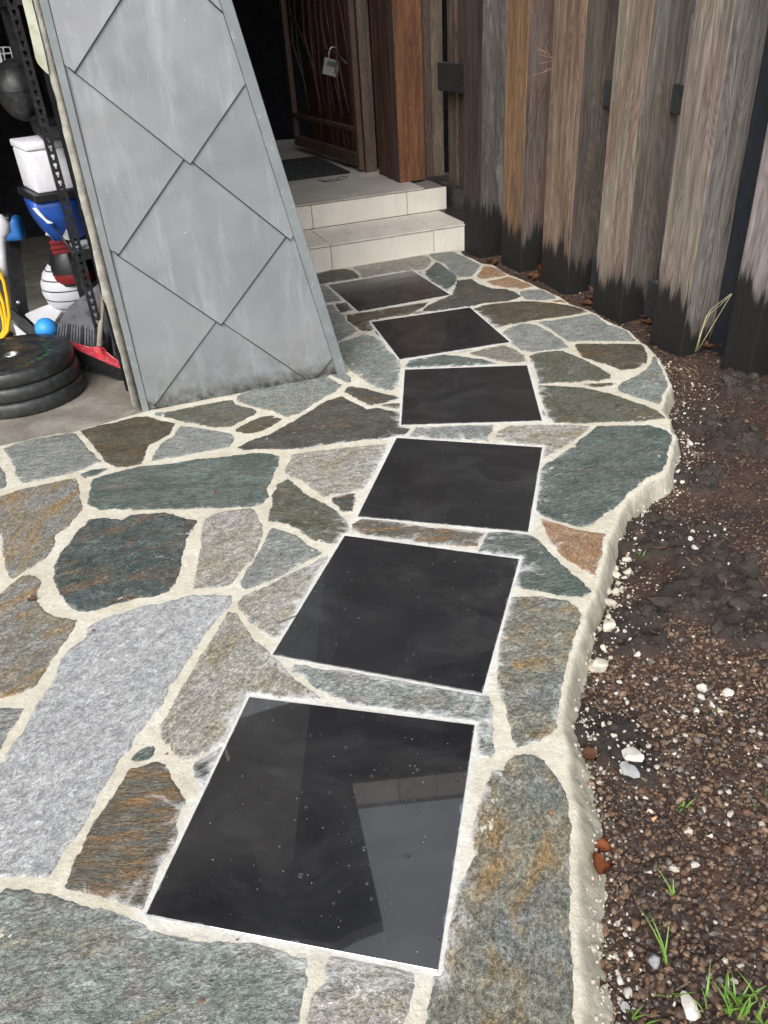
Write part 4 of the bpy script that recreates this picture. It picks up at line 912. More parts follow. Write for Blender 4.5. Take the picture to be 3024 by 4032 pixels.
def shingle(uc, zc, hu, hz, seed):
    P = [(uc, zc - hz), (uc + hu + 0.012, zc + 0.012), (uc, zc + hz + 0.024), (uc - hu - 0.012, zc + 0.012)]
    for f in (lambda p: p[0] - 0.002, lambda p: rin(p[1]) - 0.001 - p[0], lambda p: p[1] - 0.003, lambda p: WH - p[1]):
        P = clip_poly(P, f)
        if len(P) < 3: return
    PA = np.array(P); n = len(P)
    gu, gz = np.meshgrid(np.arange(PA[:, 0].min(), PA[:, 0].max(), 0.016), np.arange(PA[:, 1].min(), PA[:, 1].max(), 0.016))
    sgn = sdist(gu, gz, PA); area = abs(sum(PA[i][0] * PA[(i + 1) % n][1] - PA[(i + 1) % n][0] * PA[i][1] for i in range(n))) / 2
    if area < 1e-4: return
    ins = sgn > 0.006
    bd = []
    for i in range(n):
        p, q_ = PA[i], PA[(i + 1) % n]; m_ = max(1, int(np.linalg.norm(q_ - p) / 0.02))
        bd += [p + (q_ - p) * j / m_ for j in range(m_)]
    nb = len(bd)
    pts = [Vector(p) for p in bd] + [Vector((a_, b_)) for a_, b_ in zip(gu[ins], gz[ins])]
    r = delaunay_2d_cdt(pts, [(i, (i + 1) % nb) for i in range(nb)], [], 1, 1e-6)
    Q = np.array([tuple(v) for v in r[0]]); F = [f for f in r[2]]
    ctr = np.array([Q[list(f)].mean(0) for f in F]); keepf = sdist(ctr[:, 0], ctr[:, 1], PA) > 0
    F = [f for f, k_ in zip(F, keepf) if k_]
    uu, zz = Q[:, 0], Q[:, 1]
    tt = ((zc + hz) - zz) / (2 * hz)
    e = np.abs(np.abs(uu - uc) / hu + np.abs(zz - zc) / hz - 1) * hu * 0.707
    off = 0.0005 + 0.0110 * tt + 0.0006 * np.exp(-e / 0.03) + 0.0020 * (fbm(uu, zz, 3.0, seed, 2) + 0.2) + 0.0016 * np.exp(-np.abs(uu - uc + 0.01 * np.sin(zz * 9)) / 0.007) * sstep(zc - hz, zc, zz)
    off = np.maximum(off, 0.0)
    bm = bmesh.new()
    vs = [bm.verts.new(wp(a_, b_, o_)) for a_, b_, o_ in zip(uu, zz, off)]
    for f in F:
        try: fc = bm.faces.new([vs[i] for i in f]); fc.smooth = True
        except ValueError: pass
    be = [e_ for e_ in bm.edges if len(e_.link_faces) == 1]
    for e_ in be: e_.smooth = False
    ex = bmesh.ops.extrude_edge_only(bm, edges=be)
    for f_ in [f_ for f_ in ex['geom'] if isinstance(f_, bmesh.types.BMFace)]: f_.smooth = False
    bmesh.ops.translate(bm, verts=[v_ for v_ in ex['geom'] if isinstance(v_, bmesh.types.BMVert)], vec=(-EN[0] * 0.0025, -EN[1] * 0.0025, 0))
    for v_ in [v_ for v_ in bm.verts if not v_.link_faces]: bm.verts.remove(v_)
    me = bpy.data.meshes.new('shingle'); c_ = wp(uc, zc)
    bmesh.ops.recalc_face_normals(bm, faces=bm.faces)
    bmesh.ops.translate(bm, verts=bm.verts, vec=-c_); bm.to_mesh(me); bm.free()
    o = bpy.data.objects.new('shingle', me); COL.objects.link(o); me.materials.append(M['zinc'])
    o.matrix_basis = Matrix.Translation(c_); setp(o, wing)
    # dark strips painting in the shadow gap under the two lower laps
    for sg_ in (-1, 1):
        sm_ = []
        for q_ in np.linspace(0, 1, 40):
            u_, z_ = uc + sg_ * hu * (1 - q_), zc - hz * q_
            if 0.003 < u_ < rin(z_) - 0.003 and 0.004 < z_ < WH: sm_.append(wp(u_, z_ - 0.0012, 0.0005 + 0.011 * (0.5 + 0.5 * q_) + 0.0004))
        if len(sm_) > 2: tube('seam', sm_, 0.0023, M['seam_shade'], wing, 5)
H_ = 0.372
SH = [(0.389, 1.39, 0.370), (0.03, 1.06, 0.352), (0.762, 1.04, 0.372), (0.397, 0.715, 0.374), (0.03, 0.372, 0.352), (0.785, 0.355, 0.378), (0.400, 0.03, 0.375), (0.80, -0.30, 0.36), (0.03, -0.31, 0.36)]
for q_ in range(2): SH += [(0.03, 1.745 + 0.7 * q_, H_), (0.75, 1.76 + 0.7 * q_, H_), (0.39, 2.10 + 0.7 * q_, H_)]
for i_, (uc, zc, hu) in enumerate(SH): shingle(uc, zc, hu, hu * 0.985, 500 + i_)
prism('corner_trim', [wp(-0.030, -0.01, 0.014), wp(0.000, -0.01, 0.014), wp(0.000, WH, 0.014), wp(-0.030, WH, 0.014)], (-EN[0] * 0.03, -EN[1] * 0.03, 0), M['zinc_trim'], wing, 0.002)
prism('edge_trim', [wp(0.918, 0.0, 0.016), wp(0.966, 0.0, 0.016), wp(0.966 - 0.2016 * WH, WH, 0.016), wp(0.918 - 0.2 * WH, WH, 0.016)], (-EN[0] * 0.15, -EN[1] * 0.15, 0), M['zinc_trim'], wing, 0.002)
# faint fold running down the middle of the panels
nrm = np.array([EN[0], EN[1], 0.0])
prism('upper_cladding', [wp(-0.03, WH + 0.003, 0.002), wp(0.965 - 0.2 * WH, WH + 0.003, 0.002), wp(0.965 - 0.2 * 3.98, 3.98, 0.002), wp(-0.03, 3.98, 0.002)], (-EN[0] * 0.12, -EN[1] * 0.12, 0), M['upper_wall'], wing)
p0s = np.array([*(A2 - EN * 0.03), 0.0])
strip_l = [('Z1', 510, 0), ('Z1', 580, 330), ('Z1', 715, 890), ('Z1', 800, 1290), ('Z2', 880, 0), ('Z2', 985, 480), ('Z2', 1180, 1260), ('Z2', 1265, 1640), ('Z3', 1370, 430), ('Z3', 1500, 1000), ('Z3', 1600, 1500), ('C4', 700, 350), ('C4', 785, 660), ('C4', 838, 880), ('C4', 868, 1000)]
L3 = [on_plane(c_, x, y, p0s, nrm) for c_, x, y in strip_l]
bm = bmesh.new()
top_ex = on_plane('Z1', 340, -600, p0s, nrm)
pl = [Vector(p) for p in L3]
for i in range(1, len(pl)):
    for t in np.linspace(0, 1, 6)[:-1]: pass
dense = []
for a, b in zip(pl[:-1], pl[1:]):
    for t in np.linspace(0, 1, 5)[:-1]: dense.append(a.lerp(b, t) + Vector((EU[0], EU[1], 0)) * random.uniform(-0.0015, 0.0015))
dense.append(pl[-1])
outline = dense + [wp(-0.028, -0.012, -0.03), wp(-0.028, dense[0].z, -0.03)]
outline.insert(0, dense[0] + Vector((0, 0, 0.9))); outline[-1] = wp(-0.028, dense[0].z + 0.9, -0.03)
add_prism(bm, outline, (-EN[0] * 0.09, -EN[1] * 0.09, 0))
bmesh.ops.bevel(bm, geom=[e for e in bm.edges if abs((e.verts[0].co - e.verts[1].co).normalized().z) > 0.7], offset=0.006, segments=2, affect='EDGES')
bm_obj('render_edge', bm, M['render'], wing, True, loc=pl[-1])
p0b = np.array([*(A2 - EN * 0.022), 0.0])
pb = [on_plane('Z1', x, y, p0b, nrm) for x, y in [(250, -420), (400, -420), (490, 0), (600, 430), (712, 885), (770, 1170), (720, 1130), (640, 1050), (585, 985), (550, 905), (520, 760), (440, 400), (340, 0)]]
prism('pale_board', [Vector(p) for p in pb], (-EN[0] * 0.02, -EN[1] * 0.02, 0), M['pale_board'], wing, 0.002)

# ------------------------------------------------------------------ steps and landing
AX = np.array([0.9495, 0.3137]); AN = np.array([-0.3137, 0.9495])   # along the steps, and away from the camera
S0 = np.array([-0.377, 5.423])
def sp(u, d, z):
    p = S0 + AX * u + AN * d; return Vector((p[0], p[1], z))
ax3, an3 = Vector((*AX, 0)), Vector((*AN, 0))
def step_u(c, x, y, z): 
    p = U(c, x, y, z)[:2] - S0; return float(p @ AX)
steps = root('tiled_steps', sp(0.5, 0.3, 0), math.atan2(AX[1], AX[0]), label='two pale tiled steps leading up to the gate', cat='steps')
bm = bmesh.new()
add_box(bm, sp(-0.6, 0.012, -0.1), ax3 * 1.78, an3 * 0.6, (0, 0, 0.255)); add_box(bm, sp(-0.6, 0.512, -0.1), ax3 * (0.59 + step_u('C2', 1211, 1187, 0.35)), an3 * 3.6, (0, 0, 0.433))
bm_obj('core', bm, M['grout'], steps)
def tile_box(name, u0, u1, d0, d1, z0, z1, mat):
    bm = bmesh.new(); g_ = 0.0022
    add_box(bm, sp(u0 + g_, d0, z0), ax3 * (u1 - u0 - 2 * g_), an3 * (d1 - d0), (0, 0, z1 - z0), 0.0015)
    return bm_obj(name, bm, mat, steps, False, loc=sp((u0 + u1) / 2, d0, z0))
Z1_, Z2_ = 0.170, 0.350
r1 = [-0.6, step_u('C5', 548, 85, 0.05), step_u('C2', 1178, 1560, 0.10), 1.18]
t1 = [-0.6, step_u('C2', 525, 1575, Z1_), step_u('C2', 1165, 1465, Z1_), 1.18]
t1b = [-0.6, step_u('C2', 395, 1500, Z1_), step_u('C2', 985, 1395, Z1_), 1.18]
r2 = [-0.6, step_u('C2', 378, 1400, 0.26), step_u('C2', 970, 1320, 0.26), 1.06]
r2 = [-0.6, r1[1] - 0.03, t1b[2] , 1.06]
r2[1] = t1b[1]; r2[3] = step_u('C2', 1211, 1187, 0.35)
for a, b in zip(r1[:-1], r1[1:]): tile_box('riser_tile', a, b, 0.0, 0.010, -0.02, Z1_ - 0.0145, M['step_tile'])
for a, b in zip(r1[:-1], r1[1:]):
    tile_box('tread_tile', a if a > -0.5 else -0.6, b, -0.008, 0.498, Z1_ - 0.010, Z1_, M['tread_tile'])
for a, b in zip(r2[:-1], r2[1:]): tile_box('riser_tile', a, b, 0.500, 0.510, Z1_ + 0.003, Z2_ - 0.0155, M['step_tile'])
tile_box('landing_slab', -0.6, 1.06, 0.494, 2.2, Z2_ - 0.011, Z2_, M['landing'])
tile_box('landing_slab', -0.6, 1.06, 2.203, 4.1, Z2_ - 0.011, Z2_, M['landing'])
# dark outline of a small access cover on the landing
cov = [U('Z6', x, y, Z2_ + 0.0008) for x, y in [(705, 1278), (820, 1315), (1000, 1300), (1180, 1250), (1190, 1225), (1080, 1225), (1030, 1250), (1060, 1262), (960, 1280), (930, 1268), (850, 1300), (780, 1290)]]
bm = bmesh.new(); add_tube(bm, cov, 0.004, 5)
o = bm_obj('tar_mark', bm, M['black_plastic'], steps, True)

# door mat
mat_ = root('ribbed_doormat', U('Z6', 500, 1150, Z2_), label='black ribbed rubber mat lying on the landing behind the zinc wall', cat='doormat')
mc = [U('Z6', 215, 1305, Z2_), U('Z6', 1215, 1175, Z2_), U('Z6', 520, 945, Z2_), U('Z6', 150, 985, Z2_)]
m0 = Vector((*mc[0][:2], Z2_)); mu = (Vector(mc[1]) - Vector(mc[0])).normalized(); mu.z = 0; mu.normalize(); mn = Vector((-mu.y, mu.x, 0))
bm = bmesh.new(); add_box(bm, m0 - mu * 0.3 + Vector((0, 0, 0.0005)), mu * 0.85, mn * 1.02, (0, 0, 0.006)); bm_obj('base', bm, M['mat'], mat_)
bm = bmesh.new()
for i in range(18): add_box(bm, m0 - mu * 0.3 + mn * (0.01 + i * 0.057) + Vector((0, 0, 0.006)), mu * 0.85, mn * 0.03, (0, 0, 0.010), 0.003)
bm_obj('ribs', bm, M['black_rubber'], mat_)

# ------------------------------------------------------------------ fence of big timbers
FD = np.array([0.377, -0.926]); FD /= np.linalg.norm(FD); FNN = np.array([0.926, 0.377]); FNN /= np.linalg.norm(FNN)  # along (to camera) / away from path
fence = root('timber_fence', (1.3, 4.3, 0), label='fence of thick weathered upright timbers along the garden bed', cat='fence')
FH = 2.15
def timber(corner, mats, parent, wl=0.235, dp=0.21, z0=-0.14, h=FH, lean=0.0, zbase=-0.06):
    """upright timber; corner is the edge nearest the camera; mats = (face along the path, end face)"""
    c = Vector((corner[0], corner[1], z0)); L = Vector((-FD[0], -FD[1], 0)) * wl; D = Vector((FNN[0], FNN[1], 0)) * dp
    bm = bmesh.new()
    add_box(bm, c, L, D, (0, 0, h - z0))
    bmesh.ops.bevel(bm, geom=[e for e in bm.edges if abs((e.verts[0].co - e.verts[1].co).z) > 1], offset=0.006, segments=2, affect='EDGES', profile=0.6)
    bmesh.ops.recalc_face_normals(bm, faces=bm.faces)
    for f in bm.faces:
        f.material_index = 1 if f.normal.dot(Vector((FD[0], FD[1], 0))) > 0.75 else 0
    o = bm_obj('timber', bm, list(mats), parent, False, loc=(c[0], c[1], zbase))
    return o
corners = [(0.81, 5.57), (1.014, 5.161), (1.211, 4.662), (1.396, 4.193), (1.553, 3.671), (1.755, 3.339), (1.95, 2.86)]
wls = [0.245, 0.235, 0.29, 0.252, 0.23, 0.17, 0.23]
fm = [('purple', 'silver'), ('orange', 'greyred'), ('tan', 'dark'), ('light', 'lightgrey'), ('pink', 'palegrey'), ('pink2', 'silver'), ('light', 'lightgrey')]  # most end faces darker and greyer: shade painted in along with weathering
for c_, wl, (a, b) in zip(corners, wls, fm):
    timber(c_, (W[a], W[b]), fence, wl=wl, dp=0.23 if c_[0] < 1.5 else 0.21)
# rails through the gaps, set back from the front faces
def rail_between(i, z0, z1, sb=0.155, th=0.045):
    a = np.array(corners[i]) + FNN * sb; b = np.array(corners[i + 1]) - FD * wls[i + 1] + FNN * sb
    a = a + FD * 0.002; b = b - FD * 0.002
    bm = bmesh.new(); add_box(bm, (a[0], a[1], z0), Vector((*(b - a), 0)), Vector((*(FNN * th), 0)), (0, 0, z1 - z0), 0.004)
    bm_obj('rail', bm, M['rail_paint'], fence, False, loc=(a[0], a[1], z0))
ztop = []
for i in range(len(corners) - 1):
    rail_between(i, 0.985, 1.115, (0.18, 0.172, 0.145, 0.168, 0.19, 0.19)[i]); rail_between(i, -0.05, 0.16, 0.165 if i < 4 else 0.19)
# rails between the last timber and the gate screen
a = np.array(corners[0]) - FD * wls[0] + FNN * 0.15; b = np.array([0.612, 6.475])
for z0, z1 in ((0.97, 1.15), (0.175, 0.335)):
    bm = bmesh.new(); add_box(bm, (a[0], a[1], z0), Vector((*(b - a), 0)), Vector((*(FNN * 0.06), 0)), (0, 0, z1 - z0), 0.004)
    bm_obj('rail', bm, M['rail_paint'], fence, False, loc=(a[0], a[1], z0))
for t, mt in ((0.10, 'plum'), (0.38, 'umber'), (0.64, 'plum'), (0.88, 'umber')):
    p = a + (b - a) * t + FNN * 0.09
    box('slat', (p[0], p[1], 1.22), (0.03, 0.12, 1.86), W[mt], fence, rz=math.atan2(FNN[1], FNN[0]), bevel=0.003)
# steel post in the gap nearest the camera
p = np.array(corners[4]) + FNN * 0.235 + FD * 0.055
box('steel_post', (p[0], p[1], 1.0), (0.10, 0.10, 2.3), M['post_paint'], fence, rz=math.atan2(FNN[1], FNN[0]), bevel=0.006)

# ------------------------------------------------------------------ timber screen on the landing
screen = root('timber_screen', (0.35, 6.7, Z2_), label='screen of red brown upright timbers standing on the landing', cat='screen')
def board(corner, mats, wl, dp, name='timber', z0=Z2_ + 0.001, h=2.75):
    o = timber(corner, mats, screen, wl=wl, dp=dp, z0=z0, h=h, zbase=z0); o.name = name
def cz(x, y): return U('C2', x, y, Z2_)[:2]
board((0.305, 6.47), (W['plum'], W['rust']), 0.10, 0.225)
board(np.array([0.305, 6.47]) - FD * 0.103 + FNN * 0.012, (W['red'], W['red']), 0.17, 0.2)
c2 = np.array([0.305, 6.47]) + FNN * 0.228 + np.array([-0.02, 0.06])
board(c2, (W['plum'], W['plum']), 0.1, 0.09)
board(c2 + FNN * 0.094, (W['umber'], W['umber']), 0.1, 0.10)
gA = np.array([-0.005, 7.06]); gB = np.array([-0.63, 8.55]); GD = (gB - gA) / np.linalg.norm(gB - gA)
board(gA - GD * 0.06 + FNN * 0.04, (W['deep'], W['umber']), 0.06, 0.10)
p1 = np.array([0.305, 6.47]) - FD * 0.275 + FNN * 0.03
board(p1, (W['red'], W['deep']), 0.20, 0.15)
for i in range(6):
    q_ = gA + GD * (0.02 + i * 0.27) + FNN * 0.20
    board(q_, (W['deep'], W['plum']), 0.262, 0.05)

# ------------------------------------------------------------------ steel gate with rods, padlock
gate = root('steel_gate', (gA[0], gA[1], Z2_), math.atan2(GD[1], GD[0]), label='brown steel gate standing open with crooked rods inside its frame', cat='gate')
def gp(u, z, off=0.0):
    p = gA + GD * u + FNN * off; return Vector((p[0], p[1], z))
GL = float(np.linalg.norm(gB - gA)); gd3 = Vector((*GD, 0)); fn3 = Vector((*FNN, 0))
def gbar(name, u0, u1, z0, z1, mat, th=0.05):
    bm = bmesh.new(); add_box(bm, gp(u0, z0, 0), gd3 * (u1 - u0), fn3 * th, (0, 0, z1 - z0), 0.004); bm_obj(name, bm, mat, gate, False, loc=gp(u0, z0))
gbar('stile', -0.012, 0.045, Z2_ + 0.02, 2.5, M['brown_steel'])
gbar('stile', GL - 0.04, GL + 0.01, Z2_ + 0.05, 2.5, M['brown_steel'])
gbar('bottom_rail', 0.046, GL - 0.041, Z2_ + 0.05, Z2_ + 0.14, M['brown_steel'])
gbar('top_rail', 0.046, GL - 0.041, 2.44, 2.5, M['brown_steel'])
gpn = np.array([*FNN, 0.0]); gp0 = np.array([gA[0], gA[1], 0])
zb = on_plane('Z6', 1260, 410, gp0, gpn)[2]; zb2 = on_plane('Z6', 350, 250, gp0, gpn)[2]
gbar('mid_rail', 0.046, GL - 0.041, min(zb, zb2), min(zb, zb2) + 0.035, M['brown_steel'], 0.03)
def grod(pts, r=0.006):
    P = [on_plane(c_, x, y, gp0 + gpn * 0.02, gpn) for c_, x, y in pts]
    tube('rod', [Vector(p) for p in P], r, M['rod_steel'], gate, 6)
grod([('Z5', 1040, -300), ('Z5', 1040, 0), ('Z5', 1090, 250), ('Z5', 1140, 600), ('Z5', 1180, 900)], 0.006)
grod([('Z5', 770, -300), ('Z5', 770, 0), ('Z5', 790, 380), ('Z5', 880, 720), ('Z5', 1000, 1250), ('Z5', 1100, 1659)], 0.006)
grod([('Z5', 840, -300), ('Z5', 840, 50), ('Z5', 880, 300), ('Z5', 950, 700)], 0.006)
grod([('Z5', 930, -300), ('Z5', 950, 0), ('Z5', 990, 450), ('Z5', 1040, 850), ('Z5', 1100, 1200), ('Z5', 1200, 1650)], 0.007)
grod([('Z5', 330, 230), ('Z5', 380, 260), ('Z5', 470, 420), ('Z5', 560, 650), ('Z5', 650, 870), ('Z5', 720, 1250), ('Z5', 780, 1659)], 0.010)
grod([('Z5', 320, -300), ('Z5', 320, 0), ('Z5', 350, 220), ('Z5', 380, 640), ('Z5', 480, 960), ('Z5', 560, 1250), ('Z5', 600, 1659)], 0.009)
grod([('Z5', 400, -300), ('Z5', 400, 60), ('Z5', 440, 600), ('Z5', 520, 1050), ('Z5', 620, 1600)], 0.007)
grod([('Z5', 520, -300), ('Z5', 520, 0), ('Z5', 540, 500), ('Z5', 640, 900), ('Z5', 760, 1400), ('Z5', 800, 1659)], 0.009)
grod([('Z5', 600, -300), ('Z5', 600, 0), ('Z5', 640, 550), ('Z5', 700, 1100), ('Z5', 770, 1600)], 0.010)
grod([('Z5', 680, -300), ('Z5', 690, 0), ('Z5', 740, 500), ('Z5', 770, 1000), ('Z5', 850, 1600)], 0.007)
grod([('Z5', 1000, 1000), ('Z5', 1040, 1300), ('Z5', 1100, 1655)], 0.006)
grod([('Z5', 900, 1050), ('Z5', 950, 1400), ('Z5', 985, 1655)], 0.006)
for pts in ([(1050, 420), (1040, 600), (1070, 760)], [(1140, 440), (1130, 600), (1160, 720), (1200, 840)], [(1190, 450), (1180, 560), (1225, 720), (1210, 830)], [(910, 780), (960, 830), (1050, 860), (1130, 810)], [(900, 800), (980, 790), (1100, 880), (1220, 940)], [(1160, 850), (1200, 870), (1250, 930), (1290, 890)], [(1280, 480), (1270, 650), (1290, 850)]):
    grod([('Z6', x, y) for x, y in pts], 0.004)
grod([('Z5', 850, 740), ('Z5', 900, 728), ('Z5', 980, 760), ('Z5', 1060, 830), ('Z5', 1165, 930)], 0.010)

lp = on_plane('Z5', 930, 980, gp0 - gpn * 0.012, gpn)
lock = root('padlock', Vector(lp), label='grey padlock hanging from a bent strap on the steel gate', cat='padlock')
tilt = Matrix.Rotation(0.35, 3, 'Z') @ Matrix.Rotation(0.30, 3, 'Y')
pxm = float(np.linalg.norm(lp - _cc)) / F_PX * (450 / 1659)
bw, bh = 175 * pxm, 185 * pxm
box('lock_body', lp, (bw * 1.15, 0.03, bh), M['lock_metal'], lock, rot=tilt, bevel=0.004)
fr_ = tilt @ Vector((0, 0.0165, 0)); up_ = tilt @ Vector((0, 0, 1)); rt_ = tilt @ Vector((1, 0, 0))
if fr_.dot(Vector(_cc) - Vector(lp)) < 0: fr_ = -fr_
box('lock_label', Vector(lp) + fr_ + up_ * bh * 0.2, (bw * 0.75, 0.001, bh * 0.32), M['lock_plate'], lock, rot=tilt, bevel=0)
sh = [Vector(lp) + up_ * (bh * 0.5) + rt_ * (-0.3 * bw), Vector(lp) + up_ * (bh * 0.95) + rt_ * (-0.3 * bw)]
for a_ in np.linspace(math.pi, 0, 7): sh.append(Vector(lp) + up_ * (bh * 0.95 + 0.3 * bw * math.sin(a_)) + rt_ * (0.3 * bw * math.cos(a_)))
sh.append(Vector(lp) + up_ * (bh * 0.5) + rt_ * (0.3 * bw))
tube('shackle', sh, 0.0055, M['lock_metal'], lock, 8)

# ------------------------------------------------------------------ buildings round about
house = root('entry_house', (-1.5, 9.5, 0), label='dark recessed entry of the house behind the steel gate', cat='house')
def hb(name, lo, hi, mat, par):
    bm = bmesh.new(); add_box(bm, lo, (hi[0] - lo[0], 0, 0), (0, hi[1] - lo[1], 0), (0, 0, hi[2] - lo[2])); return bm_obj(name, bm, mat, par)
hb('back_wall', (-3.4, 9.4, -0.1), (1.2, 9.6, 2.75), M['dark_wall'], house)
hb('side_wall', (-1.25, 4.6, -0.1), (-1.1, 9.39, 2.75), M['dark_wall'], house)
# upper storey over the entry and its eave, mirrored in the wet tile
UW = [sp(-1.2, 1.62, 2.78), sp(2.6, 1.62, 2.78), sp(2.6, 1.82, 2.78), sp(-1.2, 1.82, 2.78)]
prism('upper_wall', UW, (0, 0, 4.2), M['upper_wall'], house)
prism('soffit', [sp(-1.2, 1.62, 2.76), sp(2.6, 1.62, 2.76), sp(2.6, 6.0, 2.76), sp(-1.2, 6.0, 2.76)], (0, 0, 0.018), M['dark_wall'], house)
prism('roof', [Vector(p) for p in ((-3.0, 6.20, 6.99), (2.8, 6.46, 6.99), (2.8, 10.5, 6.99), (-3.0, 10.5, 6.99))], (0, 0, 0.14), M['roof'], house)
for x0_, x1_ in ((-3.0, -0.72), (-0.714, -0.06), (-0.054, 0.42), (0.426, 2.8)):
    a_ = Vector((x0_, 6.20 + 0.0448 * (x0_ + 3.0), 6.58)); b_ = Vector((x1_, 6.20 + 0.0448 * (x1_ + 3.0), 6.58))
    bm = bmesh.new(); add_box(bm, a_ + Vector((0, -0.03, 0)), b_ - a_, (0, 0.028, 0), (0, 0, 0.42)); bm_obj('fascia_board', bm, M['fascia'], house)

garage = root('garage', (-3.0, 5.5, 0), label='open garage with a dark interior beside the path', cat='garage')
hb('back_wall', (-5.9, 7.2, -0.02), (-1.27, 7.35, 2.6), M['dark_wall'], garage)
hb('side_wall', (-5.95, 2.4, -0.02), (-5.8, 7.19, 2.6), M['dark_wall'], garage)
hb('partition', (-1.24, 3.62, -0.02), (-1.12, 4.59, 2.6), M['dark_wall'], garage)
prism('roof', [Vector((x, y, 4.0)) for x, y in ((-6.0, 2.2), (-2.4, 2.85), (-1.145, 3.06), (-0.565, 2.945), (-0.416, 3.02), (-0.218, 3.08), (-0.396, 4.08), (-0.77, 6.18), (-0.9, 7.3), (-6.0, 7.4))], (0, 0, 0.14), M['roof'], garage)
prism('lintel', [wp(-4.6, 2.25, -0.13), wp(-0.03, 2.25, -0.13), wp(-0.03, 3.98, -0.13), wp(-4.6, 3.98, -0.13)], (-EN[0] * 0.1, -EN[1] * 0.1, 0), M['upper_wall'], garage)
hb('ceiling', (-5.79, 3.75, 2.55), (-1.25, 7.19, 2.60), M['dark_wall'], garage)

# ------------------------------------------------------------------ garage contents
# shelving rack of slotted angle
def rot2(a): return Vector((math.cos(a), math.sin(a), 0)), Vector((-math.sin(a), math.cos(a), 0))
RX, RY = rot2(0.42)
post0 = Vector(at('Z2', 765, 640, 3.85)); post0.z = -0.015
rack = root('shelving_rack', post0, 0.42, label='black slotted steel shelving rack just inside the garage', cat='shelf')
PW = 0.040
# front flange of the visible upright has keyhole slots: two side strips and bridges
def upright(org, slots, name='upright'):
    bm = bmesh.new(); h = 2.1
    if slots:
        add_box(bm, org, RX * 0.013, RY * 0.002, (0, 0, h)); add_box(bm, org + RX * (PW - 0.013), RX * 0.013, RY * 0.002, (0, 0, h))
        z = 0.0
        while z < h - 0.03:
            add_box(bm, org + RX * 0.013 + Vector((0, 0, z)), RX * (PW - 0.026), RY * 0.002, (0, 0, 0.014))
            # narrow neck of the keyhole
            add_box(bm, org + RX * 0.013 + Vector((0, 0, z + 0.014)), RX * 0.004, RY * 0.002, (0, 0, 0.010))
            add_box(bm, org + RX * (PW - 0.017) + Vector((0, 0, z + 0.014)), RX * 0.004, RY * 0.002, (0, 0, 0.010))
            z += 0.0365
    else:
        add_box(bm, org, RX * PW, RY * 0.002, (0, 0, h))
    add_box(bm, org, RX * 0.002, RY * PW, (0, 0, h))
    return bm_obj(name, bm, M['black_steel'], rack)
o0 = post0 - RX * PW / 2 + Vector((0, 0, 0.002))
upright(o0, True); upright(o0 + RX * 0.80 * 0.35, False); upright(o0 + RY * 0.45, False)
def shelf(z, board=None):
    t = o0 + Vector((0, 0, z))
    bm = bmesh.new(); add_box(bm, t + RX * 0.0 - RY * 0.004 + RX * PW, RX * 0.24, RY * 0.004, (0, 0, 0.05), 0.001); bm_obj('front_beam', bm, M['black_steel'], rack)
    bm = bmesh.new(); add_box(bm, t - RX * 0.005 + RY * PW, RX * 0.004, RY * 0.41, (0, 0, 0.05), 0.001); bm_obj('side_beam', bm, M['black_steel'], rack)
    bm = bmesh.new(); add_box(bm, t + RY * 0.003 + Vector((0, 0, 0.035)), RX * 0.28, RY * 0.45, (0, 0, 0.012)); bm_obj('shelf_board', bm, board or M['card'], rack)
zs_top = at('Z2', 960, 500, 3.9)[2]; zs_low = at('Z3', 1280, 690, 3.9)[2]
shelf(zs_top, M['black_plastic']); shelf(zs_low - 0.035)
shelf(1.62, M['card'])
tube('brace', [Vector(at('Z3', 820, 330, 3.95)), Vector(at('Z3', 1150, 790, 3.86))], 0.006, M['black_steel'], rack, 6)

# white foam box standing on the blue tub
bc = Vector(at('Z2', 600, 1440, 3.93)); tc_ = Vector(at('Z2', 405, 660, 3.93))
FX, FY = rot2(0.56)
fbz0, fbz1 = bc.z, tc_.z
foam = root('foam_box', bc, 0.40, label='white foam box with lid on the blue tub', cat='box')
base = Vector((bc.x, bc.y, fbz0))
bm = bmesh.new(); add_box(bm, base, FX * 0.285, FY * 0.30, (0, 0, (fbz1 - fbz0) - 0.034), 0.008, 2); bm_obj('box_body', bm, M['foam'], foam, True)
bm = bmesh.new(); add_box(bm, base - FX * 0.004 - FY * 0.004 + Vector((0, 0, fbz1 - fbz0 - 0.033)), FX * 0.293, FY * 0.308, (0, 0, 0.033), 0.008, 2); bm_obj('box_lid', bm, M['foam'], foam, True)

tubr = root('blue_tub', base - Vector((0, 0, 0.2)), 0.40, label='blue plastic tub with black rim under the foam box', cat='tub')
bm = bmesh.new(); add_box(bm, base - FX * 0.03 - FY * 0.03 + Vector((0, 0, -0.036)), FX * 0.33, FY * 0.36, (0, 0, 0.034), 0.004); bm_obj('tub_rim', bm, M['black_plastic'], tubr)
zbt = zs_low + 0.016
def tub_ring(sc, z): return [base + FX * (0.10 + (u - 0.10) * sc) + FY * (0.11 + (v_ - 0.11) * sc) + Vector((0, 0, z - base.z)) for u, v_ in ((-0.035, -0.01), (0.23, -0.01), (0.23, 0.22), (-0.035, 0.22))]
bm = bmesh.new(); rg = []
zt = fbz0 - 0.037
for t in np.linspace(0, 1, 7):
    sc = 1 - 0.50 * (t ** 2.0) * 0.9
    rg.append([bm.verts.new(p) for p in tub_ring(sc, zt + (zbt - zt) * t)])
for a_, b_ in zip(rg[:-1], rg[1:]):
    for i in range(4): bm.faces.new((a_[i], b_[i], b_[(i + 1) % 4], a_[(i + 1) % 4]))
bm.faces.new(rg[-1]); bm.faces.new(rg[0][::-1])
bmesh.ops.bevel(bm, geom=[e for e in bm.edges if abs(e.verts[0].co.z - e.verts[1].co.z) > 0.005], offset=0.015, segments=3, affect='EDGES')
